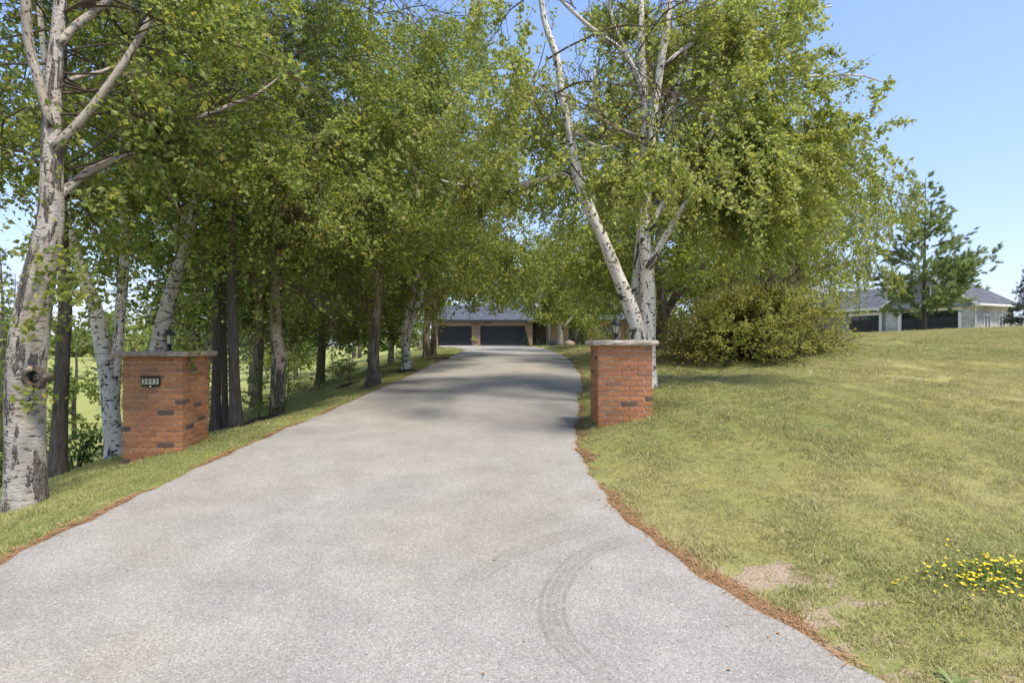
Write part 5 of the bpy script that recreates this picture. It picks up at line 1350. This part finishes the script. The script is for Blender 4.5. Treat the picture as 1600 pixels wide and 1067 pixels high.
# ------------------------------------------------------------------ grass, litter, weeds, flowers
PROTO = bpy.data.collections.new('tuft_sources')
def tuft(name, seed, n, h, spread, w, mat, lean=.5):
    rng = np.random.default_rng(seed)
    a = rng.uniform(0, 6.28, n); r = spread * np.sqrt(rng.random(n))
    b = np.stack([np.cos(a) * r, np.sin(a) * r, np.full(n, -.008)], 1)
    d = rng.normal(0, lean, (n, 3)); d[:, 2] = 1; d /= np.linalg.norm(d, axis=1)[:, None]
    hh = h * rng.uniform(.45, 1.2, n)[:, None]; t = rng.uniform(0, 6.28, n); s = np.stack([np.cos(t), np.sin(t), 0 * t], 1) * w * rng.uniform(.6, 1.2, (n, 1))
    mid = b + d * hh * .55; out = d * np.array([1, 1, 0]); tip = b + d * hh * .9 + out * hh * .5
    v = np.stack([b - s * .5, b + s * .5, mid + s * .4, mid - s * .4, tip], 1).reshape(-1, 3)
    k = np.arange(n) * 5
    me = mesh_np(name, v, [np.stack([k, k + 1, k + 2, k + 3], 1), np.stack([k + 3, k + 2, k + 4], 1)])
    me.materials.append(M[mat]); o = bpy.data.objects.new(name, me); return o
def gn_scatter(name, pts, rot, scl, idx, protos, label, cat_):
    col = bpy.data.collections.new(name + '_source')
    for p in protos: col.objects.link(p)
    me = bpy.data.meshes.new(name); me.vertices.add(len(pts)); me.vertices.foreach_set('co', np.asarray(pts, np.float32).ravel())
    a = me.attributes.new('rotz', 'FLOAT_VECTOR', 'POINT'); a.data.foreach_set('vector', np.asarray(rot, np.float32).ravel())
    a = me.attributes.new('scl', 'FLOAT', 'POINT'); a.data.foreach_set('value', np.asarray(scl, np.float32))
    a = me.attributes.new('pick', 'INT', 'POINT'); a.data.foreach_set('value', np.asarray(idx, np.int32))
    o = bpy.data.objects.new(name, me); COL.objects.link(o)
    ng = bpy.data.node_groups.new(name, 'GeometryNodeTree')
    ng.interface.new_socket('Geometry', in_out='INPUT', socket_type='NodeSocketGeometry'); ng.interface.new_socket('Geometry', in_out='OUTPUT', socket_type='NodeSocketGeometry')
    N = ng.nodes; gi = N.new('NodeGroupInput'); go = N.new('NodeGroupOutput'); mp = N.new('GeometryNodeMeshToPoints'); ip = N.new('GeometryNodeInstanceOnPoints'); ci = N.new('GeometryNodeCollectionInfo')
    ci.inputs['Collection'].default_value = col; ci.inputs['Separate Children'].default_value = True; ci.inputs['Reset Children'].default_value = True
    def na(nm, ty):
        n_ = N.new('GeometryNodeInputNamedAttribute'); n_.data_type = ty; n_.inputs['Name'].default_value = nm; return n_.outputs[0]
    Lk = ng.links.new
    Lk(gi.outputs[0], mp.inputs[0]); Lk(mp.outputs[0], ip.inputs['Points']); Lk(ci.outputs[0], ip.inputs['Instance']); ip.inputs['Pick Instance'].default_value = True
    Lk(na('pick', 'INT'), ip.inputs['Instance Index']); Lk(na('rotz', 'FLOAT_VECTOR'), ip.inputs['Rotation']); Lk(na('scl', 'FLOAT'), ip.inputs['Scale']); Lk(ip.outputs[0], go.inputs[0])
    md = o.modifiers.new('scatter', 'NODES'); md.node_group = ng
    return tag(o, label, cat_, kind='stuff')
def scatter_pts(rng, x0, x1, y0, y1, dens):
    n = int((x1 - x0) * (y1 - y0) * dens)
    return np.stack([rng.uniform(x0, x1, n), rng.uniform(y0, y1, n)], 1)
rng = np.random.default_rng(15)
nzz = sines(rng, .35, 12)
def grass_keep(xy, rng, right):
    x, y = xy.T
    od = np.where(right, x - xr(y), xl(y) - x)
    p = np.clip((od + .03) / .22, 0, 1)
    s = soilf(x, y); s = s + .30 * nzz(np.stack([x, y, 0 * x], 1)) * (s > .12)
    p *= np.clip(1.15 - 1.9 * s, .05, 1)
    ragged = .05 * np.sin(y * 5.3 + 1) * np.sin(y * 2.3)
    return (od > -.035 + ragged) & (rng.random(len(x)) < np.maximum(p, .25 * (ragged < -.01)))
R_ = [scatter_pts(rng, .7, 7.5, 2.0, 7, 950), scatter_pts(rng, .7, 13, 7, 13, 620), scatter_pts(rng, 1.2, 22, 13, 24, 230), scatter_pts(rng, 1.8, 34, 24, 38, 100)]
Ls = [scatter_pts(rng, -7.5, -2.8, 2.0, 8, 620), scatter_pts(rng, -9, -2.2, 8, 14, 360), scatter_pts(rng, -11, -2.0, 14, 24, 120), scatter_pts(rng, -14, -2.2, 24, 40, 45)]
for nm, sets, right, mat, lab in (('grass', R_, True, 'dry_blade', 'short dry yellow green grass of the open lawn right of the driveway'), ('grass', Ls, False, 'lush_blade', 'shaded green grass of the verge left of the driveway')):
    pts = []; scl = []
    for i, xy in enumerate(sets):
        k = grass_keep(xy, rng, right); xy = xy[k]
        z = ground(xy[:, 0], xy[:, 1]); x, y = xy.T
        nr = np.exp(-((x / 25) ** 2 + ((y - 8) / 25) ** 2)); o_ = np.where(right, x - xr(y), xl(y) - x)
        z = z + .02 * bumps(np.stack([x, y, 0 * x], 1)) * nr * np.clip(o_, 0, 1)
        pts.append(np.column_stack([xy, z])); cl = 1 + .25 * nzz(pts[-1] * np.array([1, 1, 0]) + 3)
        scl.append(np.clip(cl, .8, 1.6) * (1.0, 1.15, 1.7, 2.5)[i] * rng.uniform(.7, 1.25, len(xy)))
    pts = np.concatenate(pts); scl = np.concatenate(scl); n = len(pts)
    protos = [tuft('%s_%d_%d' % (nm, right, s), 200 + s + 10 * right, 15, .042 if right else .046, .045, .0042, mat, .55) for s in range(5)]
    pick = rng.integers(0, 5, n)
    if right:                                                       # greener weeds grow in drifts among the dry turf
        g_ = [tuft('grass_green_%d' % s, 240 + s, 13, .05, .05, .006, 'lush_blade', .7) for s in range(3)]
        protos += g_
        drift = sines(np.random.default_rng(31), 1.1, 10)(pts * np.array([1, 1, 0]))
        pr = np.clip(lushf(pts[:, 0], pts[:, 1]) + .30 - .12 + .16 * drift, .02, .85)
        pick = np.where(rng.random(n) < pr, 5 + rng.integers(0, 3, n), pick)
    rot = np.column_stack([rng.normal(0, .12, n), rng.normal(0, .12, n), rng.uniform(0, 6.28, n)])
    gn_scatter(nm, pts, rot, scl, pick, protos, lab, 'grass')
# pine needle litter along both edges
def needle_clump(name, seed):
    rng = np.random.default_rng(seed); n = 14
    a = rng.uniform(0, 6.28, n); c = rng.normal(0, .03, (n, 3)) * np.array([1, 1, 0]); c[:, 2] = rng.uniform(.001, .012, n)
    d = np.stack([np.cos(a), np.sin(a), rng.normal(0, .12, n)], 1) * .045; w = np.stack([-np.sin(a), np.cos(a), 0 * a], 1) * .0016
    v = np.stack([c - d - w, c - d + w, c + d + w, c + d - w], 1).reshape(-1, 3)
    me = mesh_np(name, v, [np.arange(4 * n).reshape(-1, 4)]); me.materials.append(M['needle_litter']); return bpy.data.objects.new(name, me)
pl_ = []
for side, f, n in ((1, xr, 2600), (-1, xl, 1700)):
    y = 2.2 + 24 * rng.random(n) ** 1.8; off = np.abs(rng.normal(0, .042, n)) - .022
    wob = .5 + .5 * np.sin(y * 3.1) * np.sin(y * 1.3 + 1)
    kk = rng.random(n) < np.clip(wob * 1.7 - .3, .06, 1); y = y[kk]; off = off[kk]; wob = wob[kk]
    x = f(y) + side * off * (.4 + 1.3 * wob); pl_.append(np.stack([x, y, np.where(off < 0, zdrive(y) + .006, ground(x, y) + .006)], 1))
pl_ = np.concatenate(pl_); n = len(pl_)
gn_scatter('needle_litter', pl_, np.column_stack([np.zeros(n), np.zeros(n), rng.uniform(0, 6.28, n)]), rng.uniform(.6, 1.2, n), rng.integers(0, 3, n), [needle_clump('needle_litter_%d' % k, 300 + k) for k in range(3)], 'rust brown fallen needles along both driveway edges', 'needle litter')

# yellow wildflowers
fx, fy = (1540 - 800) / F * 3.27, 3.27
fb = np.array([fx, fy, gz(fx, fy)])
wf = thing('yellow_wildflowers', 'patch of small yellow wildflowers in the grass near the frame edge', 'wildflowers', fb)
rng = np.random.default_rng(61); n = 150
xy = np.column_stack([rng.normal(0, .20, n), rng.normal(0, .10, n)]); xy[:, 0] += xy[:, 1] * .3
h = rng.uniform(.03, .085, n); c = np.column_stack([xy, h])
c[:, 2] += ground(fx + xy[:, 0], fy + xy[:, 1]) - fb[2]
mbs = MB(); mbf = MB()
for p, hh in zip(c, h):
    mbs.tube([p - np.array([rng.normal(0, .01), rng.normal(0, .01), hh + .02]), p], .0012, 3, cap=False)
    for k in range(rng.integers(3, 6)):
        a = rng.uniform(0, 6.28); d = np.array([math.cos(a), math.sin(a), .35]) * .0105; w = np.array([-math.sin(a), math.cos(a), .2]) * .006
        mbf.add(np.array([p, p + d + w, p + d * 1.7, p + d - w]), q=[[0, 1, 2, 3]])
tag(mbs.build('stems', M['weed_leaf'], wf), kind='stuff'); tag(mbf.build('petals', M['flower_yellow'], wf), kind='stuff')
P = np.column_stack([rng.normal(0, .19, 2200), rng.normal(0, .09, 2200), rng.uniform(.0, .06, 2200)]); P[:, 2] += ground(fx + P[:, 0], fy + P[:, 1]) - fb[2]
v, q = leaves(rng, P, .020, .5, -.2); tag(obj('leaves', mesh_np('leaves', v, [q]), M['weed_leaf'], wf), kind='stuff')
# white clover heads on the lawn
pts = []
for (x, y, s, k) in ((2.6, 9.6, .7, 12), (4.2, 11.2, 1.0, 26), (3.5, 12.2, .8, 14), (6.0, 10.5, 1.4, 14), (-4.4, 8.0, .5, 6)):
    a = rng.normal(0, s, (k, 2)) * np.array([1, .6]) + np.array([x, y]); pts.append(a)
pts = np.concatenate(pts); mb = MB()
for x, y in pts:
    z = gz(x, y); mb.lathe([(.0005, .035), (.008, .038), (.0095, .045), (.006, .052), (.0005, .054)], (x, y, z), 6); mb.tube([(x, y, z), (x, y, z + .037)], .0012, 3, cap=False)
tag(mb.build('clover_flowers', M['flower_white']), 'scattered white clover heads in the lawn grass', 'clover', kind='stuff')
# broadleaf weeds at the drive edge
def weed(label, u, v, d, n, L, W, seed, up=.6, cat_='weed'):
    rng = np.random.default_rng(seed); x = (u - 800) / F * d; b = np.array([x, d, gz(x, d)])
    t = thing('broadleaf_weed', label, cat_, b, 0, 'broadleaf weeds by the driveway')
    for i in range(n):
        a = i * 2.4 + rng.normal(0, .3); el = rng.uniform(.25, 1.0) * up
        l = L * rng.uniform(.6, 1.15); k = 7; s = np.linspace(0, 1, k)
        rad = l * s * math.cos(el); zz = l * s * math.sin(el) * (1.25 - .55 * s)
        wd = W * np.sin(np.pi * np.clip(s * .92 + .06, 0, 1)) ** .8
        cc = np.stack([np.cos(a) * rad, np.sin(a) * rad, zz], 1); side = np.array([-math.sin(a), math.cos(a), 0])
        vv = np.concatenate([cc + side * wd[:, None] * .5 + np.array([0, 0, .25]) * wd[:, None] * .4, cc, cc - side * wd[:, None] * .5 + np.array([0, 0, .25]) * wd[:, None] * .4])
        q = [[j, j + 1, k + j + 1, k + j] for j in range(k - 1)] + [[k + j, k + j + 1, 2 * k + j + 1, 2 * k + j] for j in range(k - 1)]
        MB().add(vv, q).build('leaf', M['weed_leaf'], t, smooth=True)
weed('low weed with a round pale leaf beside the orange needle strip', 1362, 1040, 2.62, 4, .055, .05, 1, .5)
weed('large weed with long upright strap leaves at the bottom edge by the lawn', 1490, 1050, 2.55, 8, .12, .024, 2, .8)
# fallen leaves on the asphalt
rng = np.random.default_rng(19); n = 170
yy = 2.5 + 14 * rng.random(n) ** 1.5; f_ = rng.random(n); f_ = np.where(rng.random(n) < .7, .5 + .5 * np.sign(f_ - .5) * (1 - .16 * rng.random(n) ** 1.5), f_); xx = xl(yy) + (xr(yy) - xl(yy)) * f_
P = np.stack([xx, yy, zdrive(yy) + .05], 1); P[:, 2] = zdrive(yy) + .047 * np.clip(np.minimum(xx - xl(yy), xr(yy) - xx) / 2.5, 0, .85) * .5 + .026
v, q = leaves(rng, P, .02, .6, 0.0, .35, 3.0); v[:, 2] = np.repeat(P[:, 2], 4) + (v[:, 2] - np.repeat(P[:, 2], 4)) * .15 + .004
tag(obj('fallen_leaves', mesh_np('fallen_leaves', v, [q]), M['needle_litter']), 'few small dry leaves lying on the asphalt', 'leaves', kind='stuff')
